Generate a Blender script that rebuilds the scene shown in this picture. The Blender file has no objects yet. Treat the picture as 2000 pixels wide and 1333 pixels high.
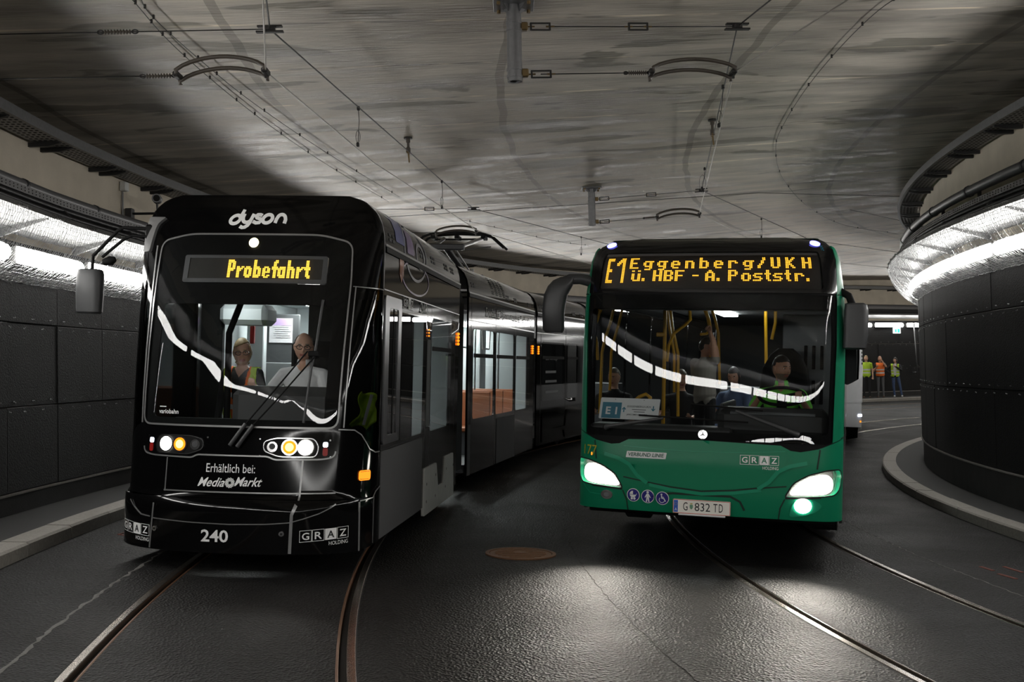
import bpy, bmesh, math, random
import numpy as np
from mathutils import Vector, Matrix
random.seed(7)
SC = bpy.context.scene
COL = SC.collection

# ------------------------------------------------------------------ camera, world, exposure
CAM_H, FPX = 1.696, 2095.0
PITCH, ROLL = math.atan((725.4 - 666.5) / FPX), -0.019
_c, _s, _cp, _sp = math.cos(ROLL), math.sin(ROLL), math.cos(PITCH), math.sin(PITCH)
C_RT = Vector((_c, -_s * _sp, _s * _cp)); C_UP = Vector((-_s, -_c * _sp, _c * _cp)); C_FW = Vector((0, _cp, _sp))
cam = bpy.data.objects.new('camera', bpy.data.cameras.new('camera'))
cam.data.sensor_width = 36.0; cam.data.lens = FPX / 2000 * 36.0; cam.data.clip_start = .05; cam.data.clip_end = 300
cm = Matrix.Identity(4)
for i in range(3):
    cm[i][0], cm[i][1], cm[i][2] = C_RT[i], C_UP[i], -C_FW[i]
cm[2][3] = CAM_H
cam.matrix_world = cm
COL.objects.link(cam); SC.camera = cam
w = bpy.data.worlds.new('World'); SC.world = w; w.use_nodes = True
w.node_tree.nodes['Background'].inputs[0].default_value = (.012, .012, .013, 1)
w.node_tree.nodes['Background'].inputs[1].default_value = .6
vs = SC.view_settings
vs.view_transform = 'Standard'; vs.look = 'None'; vs.gamma = 1; vs.exposure = 0.98; vs.use_curve_mapping = False
LAMP_E = 17.0        # luminance of the fluorescent tubes

# ------------------------------------------------------------------ the place: everything is laid out round one centre
CX, CD = 34.155, 11.85
KB = .042                                   # the road banks towards the inside of the curve
R0 = math.hypot(CX, CD)
RWL, RWR = 39.52, 27.70                     # outer and inner wall
RCL, RCR = 38.62, 28.48                     # kerb edges
RTL, RTR = 36.356, 31.493                   # track centres
SW = .13
def zroad(R): return KB * (R - R0)
def pol(R, deg, z):
    a = math.radians(deg)
    return Vector((CX - R * math.cos(a), CD + R * math.sin(a), z))
def Rof(x, y): return math.hypot(x - CX, y - CD)
def degof(x, y): return math.degrees(math.atan2(y - CD, CX - x))
def zceil(x, y): return 4.72 + .03 * x + .004 * y
def stretch(z, deg):                        # the outer wall grows a little taller along the bend
    s = min(max(deg / 62.0, 0), 1)
    return z if z < .5 else .5 + (z - .5) * (1 + .15 * s)
def ray(px, py):
    return C_FW + C_RT * ((px - 1000) / FPX) - C_UP * ((py - 666.5) / FPX)
def under_ceiling(px, py, drop):            # a sight line met with the level `drop` below the ceiling
    d = ray(px, py)
    t = (4.72 - drop - CAM_H) / (d.z - .03 * d.x - .004 * d.y)
    return Vector((0, 0, CAM_H)) + d * t
def on_road(px, py, zo=0.0):
    d = ray(px, py); t = -(CAM_H - zo) / d.z
    for _ in range(30):
        z = zroad(Rof(d.x * t, d.y * t)) + zo
        t = .5 * t + .5 * (z - CAM_H) / d.z
    return Vector((0, 0, CAM_H)) + d * t

# ------------------------------------------------------------------ tags
def tag(o, label=None, cat=None, group=None, kind=None):
    if label: o['label'] = label
    if cat: o['category'] = cat
    if group: o['group'] = group
    if kind: o['kind'] = kind
    return o
def empty(name, mat=None, **k):
    o = bpy.data.objects.new(name, None); o.empty_display_size = .1
    if mat is not None: o.matrix_world = mat
    COL.objects.link(o); tag(o, **k)
    return o
def link(name, me, mat=None, parent=None, **k):
    if mat is not None and not me.materials: me.materials.append(mat)
    o = bpy.data.objects.new(name, me); COL.objects.link(o)
    if parent is not None: o.parent = parent
    tag(o, **k)
    return o

# ------------------------------------------------------------------ materials
MATS = {}
def srgb(r, g, b):
    f = lambda c: c / 12.92 if c <= .04045 else ((c + .055) / 1.055) ** 2.4
    return (f(r), f(g), f(b), 1)
def mat(name, col=(.5, .5, .5), rough=.5, metal=0.0, spec=.5, coat=0.0, noise=0.0, nscale=8.0, bump=0.0, bscale=60.0, emit=None, estr=0.0):
    m = bpy.data.materials.new(name); m.use_nodes = True; MATS[name] = m
    nt = m.node_tree; b = nt.nodes['Principled BSDF']
    c = (*col[:3], 1)
    b.inputs['Base Color'].default_value = c
    b.inputs['Roughness'].default_value = rough; b.inputs['Metallic'].default_value = metal
    b.inputs['Specular IOR Level'].default_value = spec
    if coat: b.inputs['Coat Weight'].default_value = coat; b.inputs['Coat Roughness'].default_value = .04
    if emit: b.inputs['Emission Color'].default_value = (*emit[:3], 1); b.inputs['Emission Strength'].default_value = estr
    if noise or bump:
        tc = nt.nodes.new('ShaderNodeTexCoord')
        if noise:
            n = nt.nodes.new('ShaderNodeTexNoise'); n.inputs['Scale'].default_value = nscale; n.inputs['Detail'].default_value = 6
            nt.links.new(tc.outputs['Object'], n.inputs['Vector'])
            mx = nt.nodes.new('ShaderNodeMix'); mx.data_type = 'RGBA'
            mx.inputs[6].default_value = tuple(x * (1 - noise) for x in c[:3]) + (1,)
            mx.inputs[7].default_value = tuple(min(1, x * (1 + noise)) for x in c[:3]) + (1,)
            nt.links.new(n.outputs[0], mx.inputs[0]); nt.links.new(mx.outputs[2], b.inputs['Base Color'])
        if bump:
            n2 = nt.nodes.new('ShaderNodeTexNoise'); n2.inputs['Scale'].default_value = bscale; n2.inputs['Detail'].default_value = 4
            nt.links.new(tc.outputs['Object'], n2.inputs['Vector'])
            bp = nt.nodes.new('ShaderNodeBump'); bp.inputs['Strength'].default_value = bump; bp.inputs['Distance'].default_value = .01
            nt.links.new(n2.outputs[0], bp.inputs['Height']); nt.links.new(bp.outputs[0], b.inputs['Normal'])
    return m
def emat(name, col, s):
    m = bpy.data.materials.new(name); m.use_nodes = True; MATS[name] = m
    nt = m.node_tree; nt.nodes.clear()
    o = nt.nodes.new('ShaderNodeOutputMaterial'); e = nt.nodes.new('ShaderNodeEmission')
    e.inputs[0].default_value = (*col[:3], 1); e.inputs[1].default_value = s
    nt.links.new(e.outputs[0], o.inputs[0]); return m
def glassmat(name, tint=(.75, .78, .78), ior=1.5, rough=0.0, mul=1.0):
    m = bpy.data.materials.new(name); m.use_nodes = True; MATS[name] = m
    nt = m.node_tree; nt.nodes.clear()
    o = nt.nodes.new('ShaderNodeOutputMaterial'); t = nt.nodes.new('ShaderNodeBsdfTransparent'); g = nt.nodes.new('ShaderNodeBsdfGlossy')
    t.inputs[0].default_value = (*tint, 1); g.inputs['Roughness'].default_value = rough
    fr = nt.nodes.new('ShaderNodeFresnel'); fr.inputs['IOR'].default_value = ior
    mu = nt.nodes.new('ShaderNodeMath'); mu.operation = 'MULTIPLY'; mu.inputs[1].default_value = mul; mu.use_clamp = True
    mx = nt.nodes.new('ShaderNodeMixShader')
    nt.links.new(fr.outputs[0], mu.inputs[0]); nt.links.new(mu.outputs[0], mx.inputs[0])
    nt.links.new(t.outputs[0], mx.inputs[1]); nt.links.new(g.outputs[0], mx.inputs[2]); nt.links.new(mx.outputs[0], o.inputs[0])
    return m

def N(nt, t, **k):
    n = nt.nodes.new(t)
    for a, v in k.items(): setattr(n, a, v)
    return n
def ramp(nt, stops):
    n = nt.nodes.new('ShaderNodeValToRGB')
    el = n.color_ramp.elements
    while len(el) < len(stops): el.new(.5)
    for e, (p, c) in zip(el, stops): e.position = p; e.color = (*c, 1) if len(c) == 3 else c
    return n
def uvmapped(m, sx, sy):
    nt = m.node_tree
    uv = N(nt, 'ShaderNodeUVMap'); mp = N(nt, 'ShaderNodeMapping'); mp.inputs['Scale'].default_value = (sx, sy, 1)
    nt.links.new(uv.outputs[0], mp.inputs[0]); return mp

def concrete_ceiling():
    m = mat('ceiling_concrete', (.2, .18, .15), .5)
    nt = m.node_tree; b = nt.nodes['Principled BSDF']; L = nt.links.new
    uv = N(nt, 'ShaderNodeUVMap')
    def noise(sx, sy, sc, det=6, dist=0):
        mp = N(nt, 'ShaderNodeMapping'); mp.inputs['Scale'].default_value = (sx, sy, 1); L(uv.outputs[0], mp.inputs[0])
        n = N(nt, 'ShaderNodeTexNoise'); n.inputs['Scale'].default_value = sc; n.inputs['Detail'].default_value = det; n.inputs['Distortion'].default_value = dist
        L(mp.outputs[0], n.inputs['Vector']); return n
    big = noise(1, .6, .45); mid = noise(.5, 2.2, 1.3, 8, .4); fine = noise(.6, 6, 5, 6)
    patch_n = noise(.42, 1.5, 1.25, 4, .5)
    r1 = ramp(nt, [(.3, (.36, .318, .26)), (.7, (.62, .57, .49))]); L(big.outputs[0], r1.inputs[0])
    r2 = ramp(nt, [(.36, (.46, .44, .41)), (.62, (1.08, 1.08, 1.08))]); L(mid.outputs[0], r2.inputs[0])
    m1 = N(nt, 'ShaderNodeMix', data_type='RGBA', blend_type='MULTIPLY'); m1.inputs[0].default_value = 1.0; L(r1.outputs[0], m1.inputs[6]); L(r2.outputs[0], m1.inputs[7])
    r3 = ramp(nt, [(.35, (.8, .8, .8)), (.7, (1.0, 1.0, 1.0))]); L(fine.outputs[0], r3.inputs[0])
    m2 = N(nt, 'ShaderNodeMix', data_type='RGBA', blend_type='MULTIPLY'); m2.inputs[0].default_value = .8; L(m1.outputs[2], m2.inputs[6]); L(r3.outputs[0], m2.inputs[7])
    rp = ramp(nt, [(.58, (1, 1, 1)), (.605, (.45, .45, .42))]); L(patch_n.outputs[0], rp.inputs[0])
    m3 = N(nt, 'ShaderNodeMix', data_type='RGBA', blend_type='MULTIPLY'); m3.inputs[0].default_value = 1.0; L(m2.outputs[2], m3.inputs[6]); L(rp.outputs[0], m3.inputs[7])
    # board joints across the tunnel, with pale lime bleeding out; darker lines along it
    sep = N(nt, 'ShaderNodeSeparateXYZ'); L(uv.outputs[0], sep.inputs[0])
    wob = noise(1, 1, .8, 2)
    def line(out, period, width, amp):
        ad = N(nt, 'ShaderNodeMath', operation='MULTIPLY_ADD'); ad.inputs[1].default_value = amp; L(wob.outputs[0], ad.inputs[0]); L(out, ad.inputs[2])
        md = N(nt, 'ShaderNodeMath', operation='PINGPONG'); md.inputs[1].default_value = period / 2; L(ad.outputs[0], md.inputs[0])
        lt = N(nt, 'ShaderNodeMath', operation='LESS_THAN'); lt.inputs[1].default_value = width; L(md.outputs[0], lt.inputs[0]); return lt
    l1 = line(sep.outputs[1], 1.25, .022, .05); l2 = line(sep.outputs[0], 2.45, .045, .16)
    bl = noise(1.3, .3, 1.1, 3)
    rb = ramp(nt, [(.42, (.5, .5, .5)), (.56, (1.7, 1.65, 1.55))]); L(bl.outputs[0], rb.inputs[0])
    m4 = N(nt, 'ShaderNodeMix', data_type='RGBA', blend_type='MULTIPLY'); L(l1.outputs[0], m4.inputs[0]); L(m3.outputs[2], m4.inputs[6]); L(rb.outputs[0], m4.inputs[7])
    sc = N(nt, 'ShaderNodeMath', operation='MULTIPLY'); sc.inputs[1].default_value = .7; L(l2.outputs[0], sc.inputs[0])
    m5 = N(nt, 'ShaderNodeMix', data_type='RGBA', blend_type='MULTIPLY'); L(sc.outputs[0], m5.inputs[0]); L(m4.outputs[2], m5.inputs[6]); m5.inputs[7].default_value = (.4, .38, .34, 1)
    L(m5.outputs[2], b.inputs['Base Color'])
    rr = ramp(nt, [(.3, (.3, .3, .3)), (.7, (.6, .6, .6))]); L(mid.outputs[0], rr.inputs[0]); L(rr.outputs[0], b.inputs['Roughness'])
    bp = N(nt, 'ShaderNodeBump'); bp.inputs['Strength'].default_value = .35; bp.inputs['Distance'].default_value = .02
    L(fine.outputs[0], bp.inputs['Height']); L(bp.outputs[0], b.inputs['Normal'])
    return m
def asphalt():
    m = mat('asphalt', (.03, .03, .03), .5, spec=.13)
    nt = m.node_tree; b = nt.nodes['Principled BSDF']; L = nt.links.new
    uv = N(nt, 'ShaderNodeUVMap')
    def noise(sc, det=4, dist=0, sx=1, sy=1):
        mp = N(nt, 'ShaderNodeMapping'); mp.inputs['Scale'].default_value = (sx, sy, 1); L(uv.outputs[0], mp.inputs[0])
        n = N(nt, 'ShaderNodeTexNoise'); n.inputs['Scale'].default_value = sc; n.inputs['Detail'].default_value = det; n.inputs['Distortion'].default_value = dist; L(mp.outputs[0], n.inputs['Vector']); return n
    big = noise(.7, 5, .3); spots = noise(2.4, 3)
    vor = N(nt, 'ShaderNodeTexVoronoi'); vor.inputs['Scale'].default_value = 52; L(uv.outputs[0], vor.inputs['Vector'])
    r1 = ramp(nt, [(.3, (.0065, .0065, .0067)), (.72, (.0155, .015, .0145))]); L(big.outputs[0], r1.inputs[0])
    r2 = ramp(nt, [(.0, (.35, .35, .35)), (.85, (1.7, 1.68, 1.64))]); L(vor.outputs['Color'], r2.inputs[0])
    m1 = N(nt, 'ShaderNodeMix', data_type='RGBA', blend_type='MULTIPLY'); m1.inputs[0].default_value = .9; L(r1.outputs[0], m1.inputs[6]); L(r2.outputs[0], m1.inputs[7])
    rs = ramp(nt, [(.62, (1, 1, 1)), (.72, (.6, .6, .6))]); L(spots.outputs[0], rs.inputs[0])
    m2 = N(nt, 'ShaderNodeMix', data_type='RGBA', blend_type='MULTIPLY'); m2.inputs[0].default_value = .7; L(m1.outputs[2], m2.inputs[6]); L(rs.outputs[0], m2.inputs[7])
    L(m2.outputs[2], b.inputs['Base Color'])
    rr = ramp(nt, [(.3, (.46, .46, .46)), (.7, (.62, .62, .62))]); L(big.outputs[0], rr.inputs[0]); L(rr.outputs[0], b.inputs['Roughness'])
    bp = N(nt, 'ShaderNodeBump'); bp.inputs['Strength'].default_value = .9; bp.inputs['Distance'].default_value = .010
    L(vor.outputs['Distance'], bp.inputs['Height']); L(bp.outputs[0], b.inputs['Normal'])
    return m
def acoustic():
    m = mat('acoustic_panel', (.03, .03, .031), .62, spec=.3)
    nt = m.node_tree; b = nt.nodes['Principled BSDF']; L = nt.links.new
    tc = N(nt, 'ShaderNodeTexCoord'); v = N(nt, 'ShaderNodeTexNoise'); v.inputs['Scale'].default_value = 55; v.inputs['Detail'].default_value = 5
    L(tc.outputs['Object'], v.inputs['Vector'])
    r = ramp(nt, [(.38, (.0022, .0022, .0024)), (.68, (.013, .013, .0134))]); L(v.outputs[0], r.inputs[0]); L(r.outputs[0], b.inputs['Base Color'])
    bp = N(nt, 'ShaderNodeBump'); bp.inputs['Strength'].default_value = .7; bp.inputs['Distance'].default_value = .012
    L(v.outputs[0], bp.inputs['Height']); L(bp.outputs[0], b.inputs['Normal'])
    return m
concrete_ceiling(); asphalt(); acoustic()
mat('wall_concrete', (.57, .505, .405), .75, noise=.22, nscale=2.2, bump=.25, bscale=30)
mat('plinth', (.035, .034, .033), .8, noise=.3, nscale=5, bump=.3)
mat('granite', (.30, .28, .25), .72, noise=.35, nscale=35, bump=.35, bscale=80)
mat('granite_grey', (.24, .225, .205), .72, noise=.35, nscale=30, bump=.35, bscale=80)
mat('pavement', (.016, .016, .016), .7, noise=.35, nscale=30, bump=.4, bscale=120)
mat('galvanized', (.20, .20, .205), .42, metal=.8, noise=.2, nscale=25)
mat('dark_steel', (.05, .05, .052), .45, metal=.6, noise=.2)
mat('pipe_grey', (.13, .13, .135), .35, metal=.3)
mat('shelf_white', (.12, .12, .12), .5, noise=.1, nscale=6)
mat('wire_net', (.42, .42, .42), .4, metal=.5)
mat('rivet', (.5, .5, .5), .35, metal=.9)
mat('rail_steel', (.34, .30, .26), .25, metal=.95, noise=.3, nscale=14)
mat('rail_rust', (.17, .08, .035), .45, metal=.5, noise=.3, nscale=20)
mat('groove', (.008, .007, .006), .8)
mat('sealant', (.15, .145, .135), .75, noise=.5, nscale=14, bump=.4)
mat('wire_dark', (.02, .019, .018), .5, metal=.4)
mat('wire_copper', (.30, .28, .25), .35, metal=.8)
mat('insulator', (.055, .045, .035), .45)
mat('brass', (.16, .11, .05), .4, metal=.7)
mat('rust_iron', (.13, .062, .028), .6, metal=.4, noise=.4, nscale=30, bump=.4)
mat('white_plastic', (.6, .6, .58), .4)
emat('tube_light', (1.0, .985, .95), LAMP_E)

# ------------------------------------------------------------------ small mesh helpers
def mesh(name, V, F, smooth=False, angle=None):
    me = bpy.data.meshes.new(name); me.from_pydata([tuple(v) for v in V], [], F); me.update()
    if smooth or angle:
        me.polygons.foreach_set('use_smooth', [True] * len(me.polygons))
        if angle: me.set_sharp_from_angle(angle=math.radians(angle))
    return me
class MB:
    """collects vertices and faces of one mesh"""
    def __init__(s): s.V = []; s.F = []
    def add(s, V, F):
        o = len(s.V); s.V += [tuple(v) for v in V]; s.F += [tuple(i + o for i in f) for f in F]
    def box(s, c, size, ax=None, bev=0.0):
        ax = ax or (Vector((1, 0, 0)), Vector((0, 1, 0)), Vector((0, 0, 1)))
        c = Vector(c); h = [x / 2 for x in size]
        if bev <= 0:
            V = [c + ax[0] * (h[0] * i) + ax[1] * (h[1] * j) + ax[2] * (h[2] * k) for i in (-1, 1) for j in (-1, 1) for k in (-1, 1)]
            s.add(V, [(0, 1, 3, 2), (4, 6, 7, 5), (0, 4, 5, 1), (2, 3, 7, 6), (0, 2, 6, 4), (1, 5, 7, 3)]); return
        b = min(bev, *[x * .49 for x in h]) if min(h) > 0 else 0
        # bevelled box: eight corners with three verts each
        V = []; idx = {}
        for i in (-1, 1):
            for j in (-1, 1):
                for k in (-1, 1):
                    for a in range(3):
                        d = [h[0] - b, h[1] - b, h[2] - b]; d[a] = h[a]
                        idx[i, j, k, a] = len(V); V.append(c + ax[0] * (d[0] * i) + ax[1] * (d[1] * j) + ax[2] * (d[2] * k))
        F = []
        S = (-1, 1)
        for a in range(3):
            p, q = (a + 1) % 3, (a + 2) % 3
            for sg in S:
                o = []
                for (x, y) in ((-1, -1), (1, -1), (1, 1), (-1, 1)):
                    t = [0, 0, 0]; t[a] = sg; t[p] = x; t[q] = y; o.append(idx[t[0], t[1], t[2], a])
                F.append(tuple(o if sg > 0 else o[::-1]))
            for x in S:
                for y in S:
                    t0 = [0, 0, 0]; t1 = [0, 0, 0]; t0[a] = -1; t1[a] = 1; t0[p] = t1[p] = x; t0[q] = t1[q] = y
                    f = (idx[(*t0, p)], idx[(*t1, p)], idx[(*t1, q)], idx[(*t0, q)])
                    F.append(f if x * y > 0 else f[::-1])
        for i in S:
            for j in S:
                for k in S:
                    f = (idx[i, j, k, 0], idx[i, j, k, 1], idx[i, j, k, 2]); F.append(f if i * j * k > 0 else f[::-1])
        s.add(V, F)
    def tube(s, pts, r, n=8, cap=True, up=None):
        pts = [Vector(p) for p in pts]; m = len(pts)
        rs = r if isinstance(r, (list, tuple)) else [r] * m
        V = []; prev = None
        for i, p in enumerate(pts):
            t = (pts[min(i + 1, m - 1)] - pts[max(i - 1, 0)])
            if t.length < 1e-9: t = Vector((0, 0, 1))
            t.normalize()
            if prev is None:
                a = Vector((0, 0, 1)) if abs(t.z) < .9 else Vector((1, 0, 0))
                e = t.cross(a).normalized()
            else:
                e = (prev - t * prev.dot(t)).normalized()
            prev = e; g = t.cross(e)
            V += [p + (e * math.cos(2 * math.pi * k / n) + g * math.sin(2 * math.pi * k / n)) * rs[i] for k in range(n)]
        F = [(i * n + k, i * n + (k + 1) % n, (i + 1) * n + (k + 1) % n, (i + 1) * n + k) for i in range(m - 1) for k in range(n)]
        if cap: F += [tuple(range(n - 1, -1, -1)), tuple(range((m - 1) * n, m * n))]
        s.add(V, F)
    def cyl(s, c, axis, r, h, n=16): a = Vector(axis).normalized() * (h / 2); s.tube([Vector(c) - a, Vector(c) + a], r, n)
    def ball(s, c, r, n=10, m=6, sc=(1, 1, 1)):
        c = Vector(c); V = [c + Vector((0, 0, r * sc[2]))]
        for j in range(1, m):
            a = math.pi * j / m
            V += [c + Vector((r * sc[0] * math.sin(a) * math.cos(2 * math.pi * k / n), r * sc[1] * math.sin(a) * math.sin(2 * math.pi * k / n), r * sc[2] * math.cos(a))) for k in range(n)]
        V.append(c - Vector((0, 0, r * sc[2])))
        F = [(0, 1 + k, 1 + (k + 1) % n) for k in range(n)]
        F += [(1 + j * n + k, 1 + (j + 1) * n + k, 1 + (j + 1) * n + (k + 1) % n, 1 + j * n + (k + 1) % n) for j in range(m - 2) for k in range(n)]
        F += [(1 + (m - 2) * n + (k + 1) % n, 1 + (m - 2) * n + k, len(V) - 1) for k in range(n)]
        s.add(V, F)
    def sweep(s, prof, fn, ts, closed=True, caps=True):
        """prof: list of (a, b); fn(a, b, t) -> point"""
        k = len(prof); V = [fn(a, b, t) for t in ts for a, b in prof]
        F = []
        for i in range(len(ts) - 1):
            for j in range(k if closed else k - 1):
                j2 = (j + 1) % k
                F.append((i * k + j, i * k + j2, (i + 1) * k + j2, (i + 1) * k + j))
        if closed and caps: F += [tuple(range(k - 1, -1, -1)), tuple(range((len(ts) - 1) * k, len(ts) * k))]
        s.add(V, F)
    def build(s, name, m=None, parent=None, smooth=False, angle=None, fixn=True, **k):
        me = mesh(name, s.V, s.F)
        if fixn:
            bm = bmesh.new(); bm.from_mesh(me); bmesh.ops.recalc_face_normals(bm, faces=bm.faces); bm.to_mesh(me); bm.free()
        if smooth or angle:
            me.polygons.foreach_set('use_smooth', [True] * len(me.polygons))
            if angle: me.set_sharp_from_angle(angle=math.radians(angle))
        return link(name, me, MATS[m] if isinstance(m, str) else m, parent, **k)
def arange(a, b, st):
    n = max(1, int(math.ceil((b - a) / st - 1e-6))); return [a + (b - a) * i / n for i in range(n + 1)]
def catmull(P, n=8):
    P = [Vector(p) for p in P]; Q = [P[0] * 2 - P[1]] + P + [P[-1] * 2 - P[-2]]; out = []
    for i in range(1, len(Q) - 2):
        for k in range(n):
            t = k / n; a, b, c, d = Q[i - 1], Q[i], Q[i + 1], Q[i + 2]
            out.append(.5 * ((2 * b) + (c - a) * t + (2 * a - 5 * b + 4 * c - d) * t * t + (3 * b - a - 3 * c + d) * t ** 3))
    out.append(P[-1]); return out
# ================================================================== THE TUNNEL
PH0, PH1 = -95.0, 82.0
def wallL(o, z, d): return pol(RWL - o, d, stretch(z, d))
def wallR(o, z, d): return pol(RWR + o, d, z)
def swl(name, prof, m, d0, d1, side, st=1.0, parent=None, closed=True, smooth=None, **k):
    b = MB(); b.sweep(prof, wallL if side == 'L' else wallR, arange(d0, d1, st), closed)
    return b.build(name, m, parent, angle=smooth, **k)

# ---- road: asphalt strips between the rail grooves
RAILS = [RTL + .7525, RTL - .7525, RTR + .7525, RTR - .7525]
def rail_span(i):                            # radial extent of a grooved rail, head on the gauge side
    r = RAILS[i]
    return (r - .055, r + .075) if i in (0, 2) else (r - .075, r + .055)
def floor_mesh():
    ed = sorted([RCR - .05, RCL + .05] + [e for i in range(4) for e in rail_span(i)])
    V = []; F = []; UV = []
    degs = arange(PH0, PH1, 1.0)
    for a, b in zip(ed[0::2], ed[1::2]):
        rs = arange(a, b, .5); o = len(V); n = len(rs)
        for d in degs:
            for r in rs: V.append(pol(r, d, zroad(r))); UV.append((r, math.radians(d) * 33))
        for i in range(len(degs) - 1):
            for j in range(n - 1): F.append((o + i * n + j, o + i * n + j + 1, o + (i + 1) * n + j + 1, o + (i + 1) * n + j))
    me = mesh('floor', V, F)
    uv = me.uv_layers.new(name='UVMap')
    for l in me.loops: uv.data[l.index].uv = UV[l.vertex_index]
    bm = bmesh.new(); bm.from_mesh(me); bmesh.ops.recalc_face_normals(bm, faces=bm.faces)
    if sum(f.normal.z for f in bm.faces) < 0: bmesh.ops.reverse_faces(bm, faces=bm.faces)
    bm.to_mesh(me); bm.free()
    return me
link('floor', floor_mesh(), MATS['asphalt'], label='dark asphalt roadway with two curved tram tracks let into it', cat='road', kind='structure')

def fz(r, z, d): return pol(r, d, zroad(r) + z)
RL = ['outer grooved rail of the track under the black tram', 'inner grooved rail of the track under the black tram',
      'outer grooved rail of the track under the green bus', 'inner grooved rail of the track under the green bus']
for i in range(4):
    a, b = rail_span(i); out = i in (0, 2)
    r = RAILS[i]
    root = empty('tram_rail', label=RL[i], cat='rail', group='grooved tram rails')
    # head, groove, guard lip (the head lies on the side away from the track centre)
    head = (r + .012, b - .008) if out else (a + .008, r - .012)
    grv = (r - .036, r + .012) if out else (r - .012, r + .036)
    lip = (a + .002, r - .036) if out else (r + .036, b - .002)
    ts = arange(-60, 74, .8)
    for nm, (p, q), zt, mt in (('rail_head', head, .004, 'rail_steel'), ('groove_floor', grv, -.042, 'groove'), ('guard_lip', lip, .002, 'rail_rust' if i < 2 else 'rail_steel')):
        mb = MB(); mb.sweep([(p, -.09), (q, -.09), (q, zt - .004), (q - .005, zt), (p + .005, zt), (p, zt - .004)], fz, ts)
        mb.build(nm, mt, root, angle=35)
    e1, e2 = (b - .008, b) if out else (a, a + .008)
    mb = MB(); mb.sweep([(e1, -.05), (e2, -.05), (e2, .001), (e1, .001)], fz, ts); mb.build('joint_filler', 'groove', root)

# ---- joints in the asphalt, each a strip of sealant with a ragged edge
def seam(name, R, d0, d1, w0, label, seed, m='sealant'):
    rnd = random.Random(seed); mb = MB(); V = []
    ds = arange(d0, d1, .12)
    for d in ds:
        c = R + rnd.uniform(-.012, .012); h = w0 * rnd.uniform(.25, 1.0)
        V += [pol(c - h, d, zroad(c) + .0015), pol(c, d, zroad(c) + .005), pol(c + h, d, zroad(c) + .0015)]
    F = []
    for i in range(len(ds) - 1):
        for j in range(2): F.append((i * 3 + j, i * 3 + j + 1, i * 3 + j + 4, i * 3 + j + 3))
    mb.add(V, F); o = mb.build(name, m, label=label, cat='joint'); return o
pL = on_road(120, 1216); pR = on_road(1840, 1105); pR2 = on_road(1665, 835)
seam('asphalt_joint', Rof(pL.x, pL.y), -20, 30, .022, 'pale ragged joint line in the asphalt beside the outer rail of the tram', 1)
seam('asphalt_joint', Rof(pR.x, pR.y), -20, 45, .010, 'thin pale joint line in the asphalt between bus and inner kerb', 2)
seam('asphalt_joint', 33.6, -12, 4, .006, 'faint dark joint line in the asphalt between the two tracks', 3, 'groove')

# ---- sidewalks and kerb stones
for nm, ra, rb, lab in (('sidewalk', RCL + .25, RWL + .1, 'dark asphalt sidewalk along the outer tunnel wall'), ('sidewalk', RWR - .1, RCR - .25, 'dark asphalt sidewalk round the inner tunnel wall')):
    mb = MB(); mb.sweep([(ra, -.1), (rb, -.1), (rb, SW - .004), (ra, SW - .004)], fz, arange(PH0, PH1, 1)); mb.build(nm, 'pavement', label=lab, cat='sidewalk', kind='structure')
def kerb(name, R, sgn, ranges, stone, mt, lab):
    root = empty(name, label=lab, cat='kerb', kind='structure')
    rnd = random.Random(5)
    def prof(j): return [(R, -.1), (R, SW - .02 + j), (R + sgn * .02, SW + j), (R + sgn * .25, SW + j), (R + sgn * .25, -.1)]
    for d0, d1 in ranges:
        n = int((d1 - d0) / math.degrees(stone / R)); st = (d1 - d0) / n
        for i in range(n):
            a, b = d0 + i * st + .012, d0 + (i + 1) * st - .012
            mb = MB(); mb.sweep(prof(rnd.uniform(-.004, .004)), fz, arange(a, b, 1.0)); mb.build('kerb_stone', mt, root)
    lo, hi = ranges[0][0], ranges[-1][1]
    mb = MB(); bnds = [PH0] + [x for r in ranges for x in r] + [PH1]
    for a, b in zip(bnds[0::2], bnds[1::2]):
        if b - a > .5: mb.sweep(prof(0), fz, arange(a, b, 1.0))
    mb.build('kerb_run', mt, root, kind='stuff')
kerb('trim_1', RCL, 1, [(-14, 14), (52, 74)], 1.0, 'granite', 'pale stone kerb of the outer sidewalk')
kerb('trim_2', RCR, -1, [(-6, 44)], 1.0, 'granite', 'curved pale stone kerb round the inner wall')

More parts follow.
